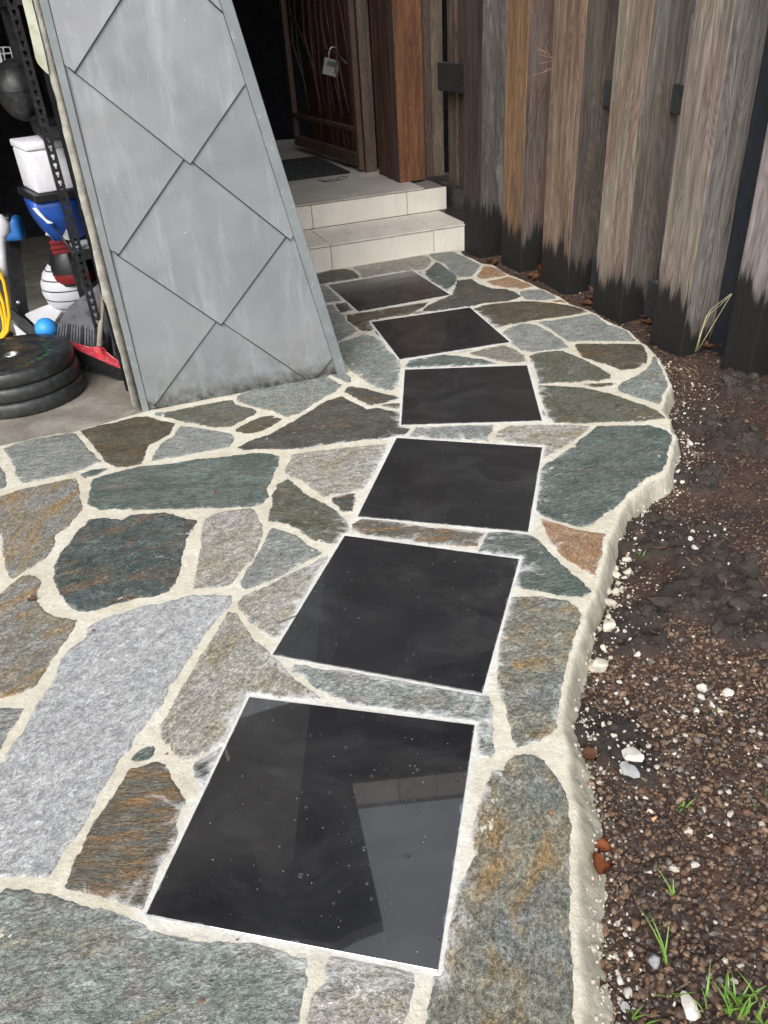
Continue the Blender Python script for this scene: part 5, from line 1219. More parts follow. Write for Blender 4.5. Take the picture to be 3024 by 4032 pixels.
bm_obj('tub_body', bm, M['blue'], tubr, True)
stp = [Vector(at('Z3', x, y, 3.91)) for x, y in [(500, 78), (560, 72), (640, 170), (720, 260), (820, 312), (740, 318), (690, 270), (580, 170)]]
prism('tub_label', stp, (0.002, 0.006, 0), M['white_plastic'], tubr)

cardp = [Vector(at('Z3', x, y, 3.99)) for x, y in [(770, 330), (1040, 410), (1080, 580), (700, 495)]]
o = prism('grey_card', cardp, (0.001, 0.003, 0), M['card']); tag(o, 'grey printed card hanging under the blue tub', 'card')
red = root('red_crate', at('Z3', 940, 650, 4.25), label='small red slatted plastic crate under the grey card', cat='crate')
rc = Vector(at('Z3', 960, 650, 4.25))
box('crate_body', rc, (0.10, 0.08, 0.075), M['red_dark'], red, rz=0.3, bevel=0.006)
for i in range(3): box('slat', rc + Vector((0.012, -0.044, -0.025 + i * 0.025)), (0.105, 0.008, 0.017), M['red_dark'], red, rz=0.3, bevel=0.003)

# dark round ball and wire basket on the upper shelf
bp = Vector(at('C1', 130, 590, 4.3)); rr_ = float(np.linalg.norm(np.array(bp) - _cc)) / F_PX * 148 * .6028
blk = root('black_ball', bp, label='big black exercise ball on the rack shelf', cat='ball')
bm = bmesh.new(); bmesh.ops.create_uvsphere(bm, u_segments=32, v_segments=18, radius=rr_)
for v_ in bm.verts: v_.co = Vector((v_.co.x * 0.8, v_.co.y * 0.8, v_.co.z)) + bp
bm_obj('ball_shell', bm, M['black_rubber'], blk, True, loc=bp)
bm = bmesh.new(); add_lathe(bm, [(rr_ * 0.803, -0.006), (rr_ * 0.812, 0), (rr_ * 0.803, 0.006)], bp, 40); bm_obj('seam', bm, M['black_plastic'], blk, True)
wb = root('wire_basket', at('C1', 50, 390, 4.35), label='white wire basket standing above the black ball', cat='basket')
for pts in ([(20, 310), (45, 460)], [(65, 305), (90, 405)], [(0, 310), (75, 308)], [(30, 350), (85, 345)], [(42, 405), (95, 398)], [(-20, 355), (30, 350)]):
    tube('wire', [Vector(at('C1', x, y, 4.35)) for x, y in pts], 0.0035, M['wire'], wb, 6)
o = prism('folded_paper', [Vector(at('C1', x, y, 4.32)) for x, y in [(85, 352), (132, 358), (152, 432), (108, 395)]], (0.004, 0.02, 0.002), M['white_plastic']); tag(o, 'white folded paper beside the wire basket', 'paper')
o = prism('white_bar', [Vector(at('C1', x, y, 4.4)) for x, y in [(-20, 320), (0, 330), (40, 500), (28, 512)]], (0.0, 0.03, 0.0), M['white_plastic']); tag(o, 'white plastic bar leaning under the wire basket', 'bar')
o = prism('wood_batten', [Vector(at('Z1', x, y, 4.4)) for x, y in [(205, 480), (270, 480), (275, 860), (200, 860)]], (0.01, 0.03, 0), M['handle']); tag(o, 'pale wooden batten behind the rack upright', 'batten')

# weight plates
pc = Vector((-1.769, 3.68, 0))
RP = 0.285
zt_ = 0.198
for i in range(3):
    z1_ = zt_ - i * 0.0705; z0_ = z1_ - 0.0695
    dx = (0.0, 0.006, 0.012)[i]
    c0 = pc + Vector((dx, -0.004 * i, 0)); R_ = RP + 0.006 * i
    lb = ('topmost black rubber weight plate with green print on its stack', 'middle black rubber weight plate of the stack by the broom', 'lowest black rubber weight plate lying on the garage floor')[i]
    pr = root('weight_plate', c0 + Vector((0, 0, z0_)), label=lb, cat='weight plate', group='weight plates stacked in the garage')
    prof = [(0.034, z0_ + 0.004), (R_ - 0.03, z0_ + 0.004), (R_ - 0.006, z0_ + 0.001), (R_, z0_ + 0.010), (R_ + 0.001, z0_ + 0.035), (R_ - 0.002, z1_ - 0.010), (R_ - 0.012, z1_), (R_ * 0.735, z1_ + 0.0), (R_ * 0.715, z1_ - 0.004), (R_ * 0.70, z1_ - 0.006), (R_ * 0.56, z1_ - 0.006), (R_ * 0.535, z1_ - 0.002), (R_ * 0.50, z1_ - 0.005), (R_ * 0.30, z1_ - 0.012), (0.060, z1_ - 0.010), (0.048, z1_ - 0.003), (0.034, z1_ - 0.003), (0.034, z0_ + 0.004)]
    bm = bmesh.new(); add_lathe(bm, prof, c0, 72); bm_obj('rubber_disc', bm, M['black_rubber'], pr, True)
    bm = bmesh.new(); add_lathe(bm, [(0.033, z0_ + 0.006), (0.0335, z1_ + 0.0005), (0.0300, z1_ + 0.0005), (0.0295, z0_ + 0.006)], c0, 32); bm_obj('hub_ring', bm, M['steel'], pr, True)
    if i == 0:
        def ring_text(txt, r, a_start, da, size):
            for n_, ch in enumerate(txt):
                cu = bpy.data.curves.new('glyph', 'FONT'); cu.body = ch; cu.size = size; cu.align_x = 'CENTER'; cu.extrude = 0.0005
                ob = bpy.data.objects.new('glyph', cu); COL.objects.link(ob)
                dg = bpy.context.evaluated_depsgraph_get(); m2 = bpy.data.meshes.new_from_object(ob.evaluated_get(dg))
                bpy.data.objects.remove(ob); bpy.data.curves.remove(cu)
                a_ = a_start - n_ * da
                m2.transform(Matrix.Translation(c0 + Vector((r * math.cos(a_), r * math.sin(a_), z1_ - 0.0052))) @ Matrix.Rotation(a_ - math.pi / 2, 4, 'Z'))
                lo_ = bpy.data.objects.new('letter', m2); m2.name = 'letter'; m2.materials.append(M['green_print']); COL.objects.link(lo_); setp(lo_, pr)
        ring_text('ELEMENT', R_ * 0.575, math.radians(42), math.radians(17), 0.05)
        ring_text('20', R_ * 0.60, math.radians(-97), math.radians(16), 0.052)
        ring_text('ELEMENT', R_ * 0.575, math.radians(222), math.radians(17), 0.05)

# blue ball behind the plates
bb = Vector(at('Z4', 605, 480, 4.05)); rb = float(np.linalg.norm(np.array(bb) - _cc)) / F_PX * 126 * .3014
bm = bmesh.new(); bmesh.ops.create_uvsphere(bm, u_segments=32, v_segments=18, radius=rb)
for v_ in bm.verts: v_.co += bb
o = bm_obj('blue_ball', bm, M['blue_light'], None, True, loc=bb); tag(o, 'bright blue ball resting behind the weight plates', 'ball')
# block under the ball
o = box('floor_block', (bb.x, bb.y + 0.02, (bb.z - rb - 0.015) / 2), (0.1, 0.1, max(0.02, bb.z - rb + 0.015)), M['black_plastic']); tag(o, 'low black block under the bright blue ball', 'block')

# leaf rake: broad black fan leaning back on its tines
rk = root('leaf_rake', (-1.5, 3.95, 0), label='wide black plastic leaf rake with wet patches behind the broom', cat='rake')
rb0 = np.array([-1.70, 3.985, 0.0]); rb1 = np.array([-1.24, 3.80, -0.01])
ru = (rb1 - rb0) / np.linalg.norm(rb1 - rb0); rback = np.array([-ru[1], ru[0], 0.0]); rtl = np.array([rback[0] * 0.36, rback[1] * 0.36, 1.0]); rtl /= np.linalg.norm(rtl)
rn = np.cross(ru, rtl)
def rpl(c_, x, y): return Vector(on_plane(c_, x, y, rb0, rn))
fan_top = [rpl('Z4', x, y) for x, y in [(1330, -160), (1240, -70), (1130, 20), (1000, 110), (900, 190), (850, 270), (800, 350), (760, 420), (740, 470)]]
fan_r = [rpl('Z4', x, y) for x, y in [(1560, 760), (1500, 600), (1480, 450), (1500, 300), (1450, 100), (1420, -100)]]
mid_line = [rpl('Z4', x, y) for x, y in [(740, 475), (830, 470), (960, 450), (1100, 480), (1230, 520), (1350, 560), (1480, 600)]]
outline = fan_top + [rpl('Z4', x, y) for x, y in [(830, 420), (960, 420), (1100, 460), (1230, 500), (1350, 540), (1500, 600)]] + [rpl('Z4', 1500, 300), rpl('Z4', 1440, 50), rpl('Z4', 1400, -160)]
back_ = -Vector(rn) * 0.006 if Vector(rn).dot(Vector(_cc) - Vector(rb0)) > 0 else Vector(rn) * 0.006
prism('rake_fan', outline, back_, M['rake'], rk)
nt_ = 24
for i in range(nt_):
    t = i / (nt_ - 1)
    xs = 730 + (1520 - 730) * t; ys = 470 + (600 - 470) * t - 35 * math.sin(math.pi * t)
    a_ = rpl('Z4', xs + 6, ys - 60)
    bx = 640 + (1640 - 640) * t; by = 1000 + (1190 - 1000) * t
    b_ = rpl('Z4', bx, by); b_.z = max(b_.z, -0.012)
    wdv = Vector(ru) * 0.0062
    P_ = [a_ - wdv, a_ + wdv, b_ + wdv * 0.9, b_ - wdv * 0.9]
    prism('tine', P_, back_ * 1.2, M['rake'] if i % 5 else M['black_plastic'], rk)

# broom
bl = root('broom', Vector(at('Z4', 1310, 760, 3.72)), label='red headed broom with worn wooden handle leaning by the zinc wall', cat='broom')
Yb = 3.70
bA = Vector(at('Z4', 890, 655, 3.90)); bB = Vector(at('Z4', 1640, 985, 3.755))
bd = (bB - bA).normalized(); bup = Vector((0, 0, 1)) - bd * bd.z; bup.normalize(); bnn = bd.cross(bup).normalized()
L_ = (bB - bA).length
bm = bmesh.new()
prof = [(0, 0.0), (0.16, 0.010), (0.34, 0.020), (0.46, 0.045), (0.50, 0.085), (0.60, 0.085), (0.64, 0.045), (0.76, 0.020), (0.9, 0.010), (1.0, 0.0)]
P_ = [bA + bd * (L_ * t) + bup * (h * 0.62) for t, h in prof] + [bA + bd * (L_ * t) - bup * 0.010 for t in (1.0, 0.75, 0.5, 0.25, 0.0)]
P_ = [p - bnn * 0.016 for p in P_]
add_prism(bm, P_, bnn * 0.032); bmesh.ops.bevel(bm, geom=bm.edges[:], offset=0.003, segments=1, affect='EDGES')
bm_obj('broom_head', bm, M['red'], bl, False, loc=bA)
bm = bmesh.new()
sgn = 1
for i in range(1500):
    t = random.uniform(0.02, 0.99); s_ = random.uniform(-0.02, 0.02)
    a_ = bA + bd * (L_ * t) - bup * 0.009 + bnn * s_
    ln = 0.085 + random.uniform(-0.012, 0.006)
    b_ = a_ - bup * ln + bd * random.uniform(-0.02, 0.012) + bnn * (s_ * 0.9 + random.uniform(-0.01, 0.01))
    b_.z = max(b_.z, -0.012)
    wv = bd * 0.0011
    vs = [bm.verts.new(a_ - wv), bm.verts.new(a_ + wv), bm.verts.new(b_)]; bm.faces.new(vs)
    wv = bnn * 0.0011
    vs = [bm.verts.new(a_ - wv), bm.verts.new(a_ + wv), bm.verts.new(b_)]; bm.faces.new(vs)
o = bm_obj('bristles', bm, M['bristle'], bl); tag(o, kind='stuff')
bm = bmesh.new(); add_box(bm, bA - bup * 0.085 - bnn * 0.013 + bd * 0.012, bd * (L_ - 0.02), bnn * 0.026, bup * 0.068); bm_obj('bristle_core', bm, M['black_plastic'], bl)
hA = bA + bd * (L_ * 0.55) + bup * 0.055; hB = Vector(at('Z4', 1345, 40, 3.92)); hC = hB + (hB - hA).normalized() * 0.35
tube('broom_handle', [hA, hB, hC], 0.0135, M['handle'], bl, 12)

# bench frame, striped lantern, translucent lid, hose, cloth, clamps
bench = root('gym_bench', at('C4', 100, 330, 4.5), label='black steel gym bench frame with bolts in the garage', cat='bench')
pA, pB = Vector(at('C4', 60, -250, 4.6)), Vector(at('C4', 130, 345, 4.5))
tube('bench_post', [pA, pB, Vector((pB.x, pB.y, -0.015))], 0.045, M['black_steel'], bench, 4, smooth=False)
tube('bench_strut', [Vector(at('Z4', 100, 230, 4.4)), Vector(at('Z4', 520, 600, 4.25))], 0.030, M['black_steel'], bench, 4, smooth=False)
bpz = Vector(at('C4', 118, 316, 4.42)); bm = bmesh.new(); bmesh.ops.create_uvsphere(bm, u_segments=12, v_segments=8, radius=0.012)
for v_ in bm.verts: v_.co += bpz
bm_obj('bolt', bm, M['steel'], bench, True)
tube('bench_leg', [Vector(at('C4', 280, 250, 5.0)), Vector(at('C4', 370, 330, 4.9))], 0.035, M['rail_paint'], bench, 4, smooth=False)
tube('bench_foot', [Vector(at('Z4', 130, 560, 4.3)), Vector(at('Z4', 10, 560, 4.35))], 0.03, M['black_steel'], bench, 4, smooth=False)

lc = Vector(at('C4', 470, 210, 4.55)); lr = 0.165
lan = root('striped_lantern', lc, label='white ribbed round lantern with black stripes behind the rake', cat='lantern')
for i in range(7):
    a0 = -1.25 + i * 0.34; a1 = a0 + 0.30
    bm = bmesh.new(); add_lathe(bm, [(lr * math.cos(a0), lr * math.sin(a0)), (lr * 1.02 * math.cos((a0 + a1) / 2), lr * 1.02 * math.sin((a0 + a1) / 2)), (lr * math.cos(a1), lr * math.sin(a1))], lc, 32)
    bm_obj('band', bm, M['white_plastic'], lan, True)
bm = bmesh.new(); add_lathe(bm, [(0, -lr * .96), (lr * 0.3, -lr * .93), (lr * .7, -lr * .7), (lr * .96, 0), (lr * 0.62, lr * 0.74), (lr * 0.5, lr * 0.95), (0, lr * 1.0)], lc, 32); bm_obj('lantern_core', bm, M['black_plastic'], lan, True)
pr = Vector(at('C4', 470, 60, 4.5))
hel = root('black_helmet', pr, label='shiny black helmet with a red band above the striped lantern', cat='helmet')
bm = bmesh.new(); add_lathe(bm, [(0.115, -0.10), (0.12, -0.02), (0.105, 0.06), (0.06, 0.115), (0, 0.13)], pr, 28); bm_obj('helmet_shell', bm, M['black_plastic'], hel, True)
bm = bmesh.new(); add_lathe(bm, [(0.117, -0.085), (0.124, -0.06), (0.122, -0.035)], pr, 28); bm_obj('band', bm, M['red_dark'], hel, True)
o = prism('blue_sheet', [Vector(at('Z3', x, y, 4.4)) for x, y in [(1240, 1130), (1290, 1130), (1330, 1360), (1440, 1300), (1440, 1440), (1240, 1440)]], (0.0, 0.02, 0), M['blue_mid']); tag(o, 'blue plastic sheet between the lantern and the rake', 'sheet')

lid_pts = [('Z4', 330, 315), ('Z4', 520, 235), ('Z4', 740, 150), ('Z4', 800, 155), ('Z4', 868, 190), ('Z4', 790, 300), ('Z4', 700, 440), ('Z4', 480, 450)]
P_ = [Vector(at(c_, x, y, 4.32 + 0.0006 * (470 - y))) for c_, x, y in lid_pts]
o = prism('plastic_lid', P_, (0.0, 0.004, 0.012), M['white_plastic'], None, 0.002); tag(o, 'translucent white plastic lid leaning behind the blue ball', 'lid')
P_ = [Vector(at('Z4', x, y, 4.28)) for x, y in [(175, 415), (345, 555), (220, 580)]]
o = prism('white_offcut', P_, (0.0, 0.01, 0.0), M['white_plastic']); tag(o, 'white plastic offcut under the bench strut', 'offcut')

hose = root('yellow_hose', at('C4', 30, 300, 4.0), label='coiled yellow hose hanging at the garage edge', cat='hose')
for dx, pts in ((0, [(-60, 60), (-10, 105), (25, 180), (45, 280), (62, 400), (52, 500), (20, 545), (-60, 560)]), (1, [(-60, 170), (-10, 240), (20, 320), (40, 420), (45, 500), (15, 545), (-50, 575)]), (2, [(-60, 260), (-5, 330), (20, 420), (30, 490), (5, 540), (-50, 590)])):
    tube('loop', [Vector(at('C4', x, y, 4.0 + 0.02 * dx)) for x, y in pts], 0.0095, M['yellow'], hose, 8)
P_ = [at('Z3', x, y, 4.05) for x, y in [(-120, 260), (0, 270), (40, 330), (55, 420), (20, 480), (15, 620), (30, 800), (30, 960), (45, 1090), (20, 1140)]]
o = tube('white_cloth', [Vector(p) for p in P_], [0.03, 0.032, 0.034, 0.034, 0.026, 0.022, 0.022, 0.026, 0.024, 0.012], M['white_cloth'], None, 10); tag(o, 'crumpled white cloth hanging above the yellow hose', 'cloth')
cl_ = Vector(at('Z3', 140, 390, 4.5))
clamp = root('blue_clamp', cl_, label='blue plastic clamp behind the white cloth', cat='clamp')
box('clamp_jaw', cl_, (0.15, 0.10, 0.13), M['blue_mid'], clamp, bevel=0.03, seg=3, smooth=True)
box('clamp_pad', cl_ + Vector((-0.02, -0.005, 0.055)), (0.13, 0.10, 0.04), M['black_steel'], clamp, bevel=0.018, seg=3, smooth=True)

# ------------------------------------------------------------------ rubble, leaves, weeds on the soil
def lump(name, p, s, mat, label, cat, group=None, flat=0.6, seed=0):
    rs = np.random.default_rng(seed)
    bm = bmesh.new(); bmesh.ops.create_icosphere(bm, subdivisions=2, radius=1.0)
    dirs = rs.normal(size=(15, 3)); dirs /= np.linalg.norm(dirs, axis=1)[:, None]; cut = rs.uniform(0.42, 0.78, 15)
    ang = rs.uniform(0, 6.28)
    for v_ in bm.verts:
        c_ = np.array(v_.co)
        for d_, k_ in zip(dirs, cut):
            t = c_ @ d_
            if t > k_: c_ = c_ - d_ * (t - k_) * 0.9
        n_ = 1 + 0.05 * math.sin(c_[0] * 9 + seed) * math.cos(c_[1] * 8) + rs.normal(0, 0.035)
        c_ = c_ * n_ * np.array([s, s * 0.75, s * flat])
        v_.co = Vector((c_[0] * math.cos(ang) - c_[1] * math.sin(ang), c_[0] * math.sin(ang) + c_[1] * math.cos(ang), c_[2])) + Vector(p)
    o = bm_obj(name, bm, mat, None, False, loc=Vector(p)); tag(o, label, cat, group); return o
LUMPS = [('C9', 560, 1030, 0.034), ('C9', 455, 1130, 0.022), ('C9', 635, 765, 0.026), ('C9', 645, 615, 0.019), ('C9', 765, 420, 0.018), ('C9', 625, 530, 0.020), ('C9', 690, 540, 0.016), ('C9', 600, 640, 0.014), ('C9', 690, 430, 0.018), ('C9', 760, 340, 0.016), ('C9', 700, 490, 0.014), ('C9', 590, 780, 0.012), ('C9', 690, 390, 0.012), ('C9', 745, 450, 0.011), ('C9', 640, 700, 0.010),
         ('C9', 520, 1000, 0.014), ('C9', 610, 900, 0.011)]
for i, (c_, x, y, s) in enumerate(LUMPS):
    s *= 1.3; p = soil_at(c_, x, y); p[2] += s * 0.3
    lump('mortar_lump', p, s, M['lump'], 'lump of cream mortar lying along the path edge', 'mortar lump', 'cream mortar lumps along the path edge', 0.7, i + 1)
RUB = [('C9', 830, 920, 0.016), ('C9', 1245, 1165, 0.022), ('C9', 1400, 1185, 0.022), ('C9', 1230, 1210, 0.016), ('C9', 1350, 1300, 0.014), ('C9', 1200, 1300, 0.013), ('C9', 715, 1115, 0.011), ('C9', 690, 1190, 0.011), ('C9', 1115, 1345, 0.012), ('C9', 895, 935, 0.009), ('C9', 1160, 200, 0.018), ('C9', 1190, 260, 0.016), ('C9', 1510, 690, 0.020), ('C9', 1640, 570, 0.012), ('C6', 1160, 1205, 0.020), ('C6', 1090, 1300, 0.012), ('C6', 1085, 1370, 0.014), ('C9', 1300, 1260, 0.014), ('C12', 760, 1470, 0.013), ('C12', 925, 840, 0.010), ('C12', 900, 705, 0.008), ('C12', 570, 780, 0.011), ('C12', 540, 560, 0.010), ('C12', 1290, 480, 0.010), ('C12', 710, 1390, 0.011), ('C12', 770, 1065, 0.008), ('C12', 1155, 750, 0.008)]
for i, (c_, x, y, s) in enumerate(RUB):
    p = soil_at(c_, x, y); p[2] += s * 0.25
    lump('rubble_piece', p, s, M['rock_white'], 'small pale rubble piece lying out on the soil', 'rubble', 'pale rubble pieces on the soil', 0.7, i + 50)
p = soil_at('C12', 780, 70); p[2] += 0.012; lump('grey_rock', p, 0.031, M['rock_grey'], 'blue grey angular rock below the white rubble heap', 'rock', None, 0.6, 91)
p = soil_at('C9', 790, 1590); p[2] += 0.010; lump('rubble_slab', p, 0.036, M['rock_white'], 'flat cream rubble slab behind the blue grey rock', 'rubble', None, 0.35, 92)
p = soil_at('C12', 930, 1275); p[2] += 0.010; lump('concrete_chip', p, 0.022, M['rock_grey'], 'oblong grey concrete chip among gravel and thin grass blades', 'stone', None, 0.5, 93)
p = soil_at('C12', 1150, 1570); p[2] += 0.012; lump('white_chunk', p, 0.030, M['rock_white'], 'largest white stone chunk lying next to the grass tuft', 'stone', None, 0.6, 94)
p = soil_at('C12', 745, 1565); p[2] += 0.006; lump('flat_pebble', p, 0.014, M['rock_grey'], 'grey flat pebble near the mortar edge at the picture bottom', 'stone', None, 0.5, 95)
p = soil_at('C12', 530, 155); p[2] += 0.008; lump('orange_pebble', p, 0.013, M['st_orange'], 'orange pebble touching the mortar edge', 'stone', None, 0.6, 96)
p = soil_at('C12', 930, 370); p[2] += 0.006; lump('peach_pebble', p, 0.010, plain('peach_stone', (0.50, 0.29, 0.16), 0.6), 'rounded peach coloured pebble alone on the gravel', 'stone', None, 0.6, 97)

def leaf(p, s, yaw, mat, curl=0.5, tilt=(0.0, 0.0), lobes=True, stem=True):
    bm = bmesh.new(); n = 9; rows = []
    for i in range(n):
        t = i / (n - 1); wd = math.sin(math.pi * min(1, t * 0.98 + 0.02)) ** 0.75 * 0.42
        if lobes: wd *= 1 + 0.28 * math.sin(t * 15)
        rows.append([bm.verts.new(Vector(((t - 0.5) * 1.0, wd * k, curl * (0.35 * (k * wd / 0.42) ** 2 + 0.45 * (t - 0.5) ** 2)))) for k in (-1, -0.5, 0, 0.5, 1)])
    for a_, b_ in zip(rows[:-1], rows[1:]):
        for k_ in range(4): bm.faces.new((a_[k_], a_[k_ + 1], b_[k_ + 1], b_[k_]))
    ext = bmesh.ops.solidify(bm, geom=bm.faces[:], thickness=0.012)
    if stem: add_tube(bm, [(-0.5, 0, 0.1 * curl), (-0.75, 0.04, 0.12), (-0.95, 0.12, 0.16)], 0.014, 5)
    T = Matrix.Translation(Vector(p)) @ Matrix.Rotation(yaw, 4, 'Z') @ Matrix.Rotation(tilt[0], 4, 'X') @ Matrix.Rotation(tilt[1], 4, 'Y') @ Matrix.Scale(s, 4)
    bm.transform(T)
    return bm
def leaf_obj(c_, x, y, s, yaw, mat, label, curl=0.5, tilt=(0, 0), group=None, dz=0.008, z=None):
    p = soil_at(c_, x, y) if z is None else U(c_, x, y, z); p[2] += dz
    o = bm_obj('fallen_leaf', leaf(p, s, yaw, mat, curl, tilt), mat, None, True, loc=Vector(p)); tag(o, label, 'leaf', group)
leaf_obj('C12', 562, 705, 0.055, 1.25, M['leaf'], 'curled orange leaf lying against the mortar edge', 0.9, (0.5, 0.1), dz=0.030)
leaf_obj('C12', 600, 590, 0.038, 2.6, M['leaf'], 'dry tan leaf scrap just behind the curled orange leaf', 0.8, (-0.5, 0.3), dz=0.030)
leaf_obj('C9', 520, 1590, 0.045, 0.4, M['leaf_brown'], 'dark red leaf wedged under the path edge', 0.4, (0.3, 0), dz=0.012)
leaf_obj('C12', 548, 1440, 0.035, 1.1, M['leaf_brown'], 'small brown leaf lying on the white mortar skirt', 0.9, (0.3, 0.2), dz=0.02)
leaf_obj('C6', 200, 120, 0.10, 0.9, M['leaf'], 'orange leaf in the gap by the third timber', 0.6, (0.9, 0.2), dz=0.04)
for c_, x, y, s, yw, mt in [('C6', 160, 160, 0.09, 2.1, 'leaf_brown'), ('C6', 190, 175, 0.08, 0.2, 'leaf_brown'), ('C6', 510, 300, 0.09, 1.2, 'leaf_pink'), ('C6', 500, 340, 0.08, 2.4, 'leaf_brown'), ('C6', 525, 255, 0.07, 1.7, 'leaf_pink'), ('C6', 890, 420, 0.08, 0.8, 'leaf_pink'), ('C6', 880, 460, 0.07, 2.2, 'leaf_brown'), ('C6', 905, 400, 0.06, 1.5, 'leaf_pink'), ('C6', 1320, 590, 0.09, 0.4, 'leaf_pink'), ('C6', 1280, 620, 0.09, 1.9, 'leaf_brown'), ('C6', 1250, 620, 0.08, 2.9, 'leaf_brown'), ('C6', 1345, 620, 0.07, 1.1, 'leaf_pink'), ('C5', 1580, 70, 0.07, 0.9, 'leaf_brown'), ('C5', 1540, 60, 0.06, 2.1, 'leaf_brown')]:
    leaf_obj(c_, x, y, s, yw, M[mt], 'withered brown leaf heaped against the foot of the fence', 0.7, (random.uniform(-.5, .5), random.uniform(-.4, .4)), 'withered leaves at the fence foot', dz=0.02)
leaf_obj('C2', 1337, 1595, 0.07, 1.5, M['leaf'], 'orange leaf standing between the step and the fence', 0.6, (1.2, 0.0), dz=0.05)
leaf_obj('C7', 215, 603, 0.030, 0.3, M['leaf_brown'], 'thin dark red leaf on the brown streaked flagstone', 0.5, (0.1, 0), dz=0.004, z=0.004)
leaf_obj('C4', 1408, 1560, 0.014, 0.3, M['leaf'], 'little red leaf scrap on the long green flagstone', 0.5, (0.1, 0), dz=0.003, z=0.004)
leaf_obj('C7', 612, 805, 0.011, 0.8, M['leaf'], 'tiny orange leaf scrap on the big pale flagstone', 0.5, (0.1, 0), dz=0.003, z=0.004)
for j, (c_, x, y, s, lb) in enumerate([('C8', 352, 1200, 0.010, 'brown seed husk on the joint between the two nearest tiles'), ('C7', 1090, 1605, 0.009, 'tan seed husk on the joint beside the nearest tile'), ('C10', 1325, 1560, 0.012, 'brown oval seed on the big green flagstone'), ('C10', 1550, 1160, 0.007, 'dark red seed at the lower edge of the nearest tile'), ('C12', 275, 320, 0.011, 'orange seed husk on the long mottled flagstone')]):
    p = U(c_, x, y, 0.005); o = lump('seed_husk', p, s * 0.6, M['leaf_brown'] if j != 4 else M['leaf'], lb, 'seed', None, 0.6, 200 + j)
tw = [U('C8', 162, 748, 0.004), U('C8', 215, 730, 0.012), U('C8', 278, 702, 0.006)]
o = tube('twig', [Vector(p) for p in tw], 0.0013, M['black_plastic'], None, 5); tag(o, 'thin black twig leaning on the second tile edge', 'twig')

def blade(bm, p, h, lean, yaw, wd):
    pts = []; d = Vector((math.cos(yaw), math.sin(yaw), 0)); s = Vector((-d.y, d.x, 0))
    prev = None
    for i in range(6):
        t = i / 5; q_ = Vector(p) + d * (lean * t ** 1.7) + Vector((0, 0, h * (t - 0.35 * t * t * (lean / (h + 1e-4))))); w_ = wd * (1 - t ** 1.5) + 0.0002
        row = [bm.verts.new(q_ - s * w_), bm.verts.new(q_ + Vector((0, 0, -w_ * 0.5))), bm.verts.new(q_ + s * w_)]
        if prev:
            for k_ in range(2): bm.faces.new((prev[k_], prev[k_ + 1], row[k_ + 1], row[k_]))
        prev = row
def tuft(name, c_, x, y, n, h, spread, mat, label, cat, wd=0.0022, yaw0=None, lean=0.6, dry=0):
    p0_ = soil_at(c_, x, y); r_ = root(name, Vector(p0_), label=label, cat=cat)
    for i in range(n):
        bm = bmesh.new(); p = p0_ + np.array([random.gauss(0, spread), random.gauss(0, spread), 0]); p[2] = float(soil_z(p[0], p[1])) - 0.003
        hh = h * random.uniform(.5, 1.15); blade(bm, p, hh, hh * random.uniform(.2, 1.0) * lean * 1.6, random.uniform(0, 6.28) if yaw0 is None else yaw0 + random.gauss(0, .35), wd * random.uniform(.7, 1.2))
        bm_obj('blade', bm, M['straw'] if i < dry else mat, r_, True, loc=Vector(p))
tuft('grass_tuft', 'C12', 1450, 1560, 34, 0.06, 0.016, M['grass'], 'bushy green grass tuft in the soil beside the white chunk', 'grass', 0.0028)
tuft('grass_tuft', 'C12', 1640, 1640, 10, 0.05, 0.012, M['grass'], 'green grass clump at the lower picture corner', 'grass', 0.0028)
tuft('grass_tuft', 'C12', 1230, 1540, 7, 0.055, 0.012, M['grass'], 'yellowing grass blades between the white chunk and the tuft', 'grass', 0.0022, dry=4)
tuft('grass_sprig', 'C12', 1020, 1520, 4, 0.08, 0.004, M['grass'], 'curved yellow green grass sprig beneath the grey chip', 'grass', 0.0024, dry=1)
tuft('grass_sprig', 'C12', 1055, 870, 2, 0.07, 0.002, M['grass'], 'upright green grass blade amid the white pebbles', 'grass', 0.0026, yaw0=1.5)
tuft('grass_sprig', 'C12', 1000, 1280, 3, 0.11, 0.003, M['grass'], 'tall thin grass blade rising beside the grey chip', 'grass', 0.0024, yaw0=1.7)
tuft('grass_sprig', 'C12', 810, 1660, 5, 0.05, 0.010, M['grass'], 'low green sprigs at the bottom of the picture', 'grass', 0.002)
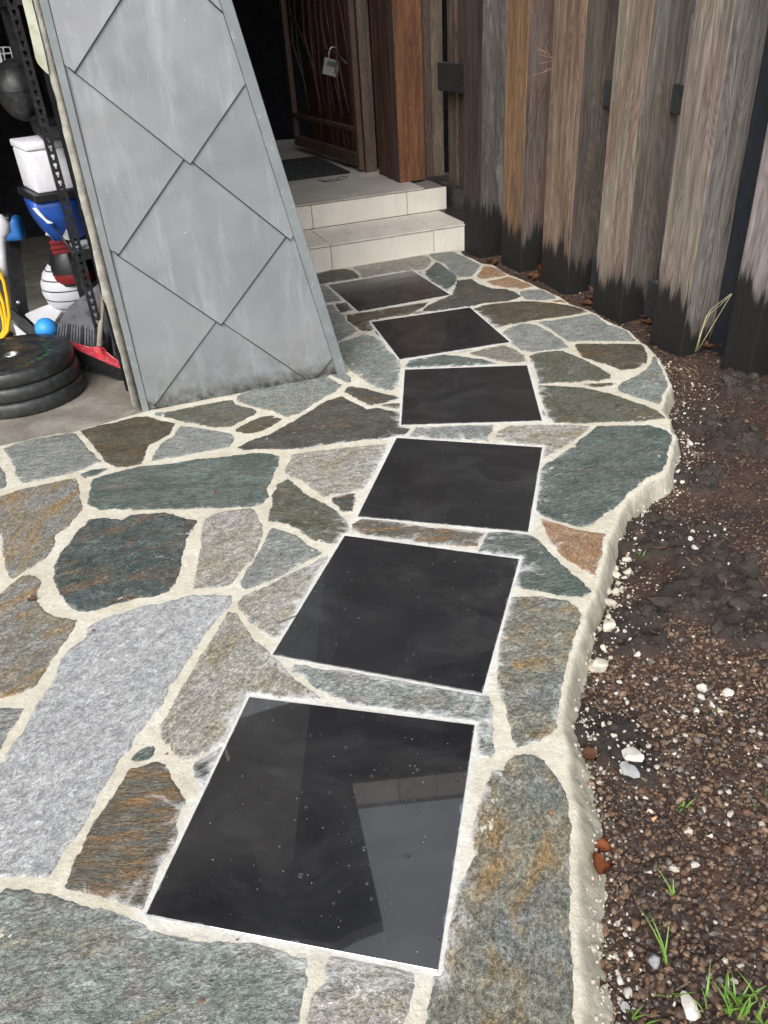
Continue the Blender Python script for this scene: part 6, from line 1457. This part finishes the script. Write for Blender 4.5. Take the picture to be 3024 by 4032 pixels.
tuft('grass_sprig', 'C12', 1640, 320, 4, 0.09, 0.008, M['grass'], 'bent grass blades at the picture edge on the gravel', 'grass', 0.002, yaw0=2.8, dry=1)
tuft('seedling', 'C12', 1100, 290, 11, 0.028, 0.006, M['grass'], 'small feathery green seedling on the gravel', 'seedling', 0.0022)
tuft('seedling', 'C9', 850, 320, 9, 0.035, 0.007, M['grass'], 'tiny bright green seedling on the dark clods', 'seedling', 0.0026)
tuft('seedling', 'C9', 1290, 1310, 6, 0.02, 0.008, M['grass'], 'pale green seedling within the white rubble', 'seedling', 0.0018)
tuft('dry_grass', 'C6', 1130, 755, 26, 0.03, 0.035, M['straw'], 'flattened tuft of dry straw on the gravel by the fence', 'dry grass', 0.0014, yaw0=2.5, lean=1.0)

sg = root('dry_stalks', soil_at('C6', 1200, 620), label='long dry grass stalks leaning on the dark steel post', cat='dry grass')
for pts in ([('C6', 1195, 625, 3.62), ('C6', 1225, 520, 3.62), ('C6', 1265, 400, 3.63), ('C6', 1300, 350, 3.66), ('C6', 1425, 252, 3.45)], [('C6', 1215, 610, 3.62), ('C6', 1280, 500, 3.6), ('C6', 1370, 350, 3.55), ('C6', 1428, 255, 3.45)], [('C6', 1205, 620, 3.62), ('C6', 1240, 480, 3.62), ('C6', 1290, 380, 3.62), ('C6', 1350, 330, 3.56), ('C6', 1420, 262, 3.46)]):
    tube('stalk', [Vector(at(*q_)) for q_ in pts], [0.0022] * (len(pts) - 1) + [0.0012], M['straw'], sg, 5)
cw = root('dead_twigs', Vector(at('C3', 290, 380, 4.95)), label='spray of thin dead twigs caught on the fence timber', cat='twigs')
for pts in ([(295, 380), (240, 340), (170, 290)], [(290, 375), (230, 355), (190, 345)], [(290, 378), (250, 330), (240, 300)], [(292, 383), (240, 400), (195, 405)], [(290, 440), (230, 460), (130, 490)], [(294, 436), (250, 440), (215, 470)], [(250, 345), (225, 320), (180, 320)]):
    tube('twig', [Vector(at('C3', x, y, 4.93)) for x, y in pts], [0.0018, 0.0014, 0.0008], M['leaf_pink'], cw, 4)
bpy.context.view_layer.update()
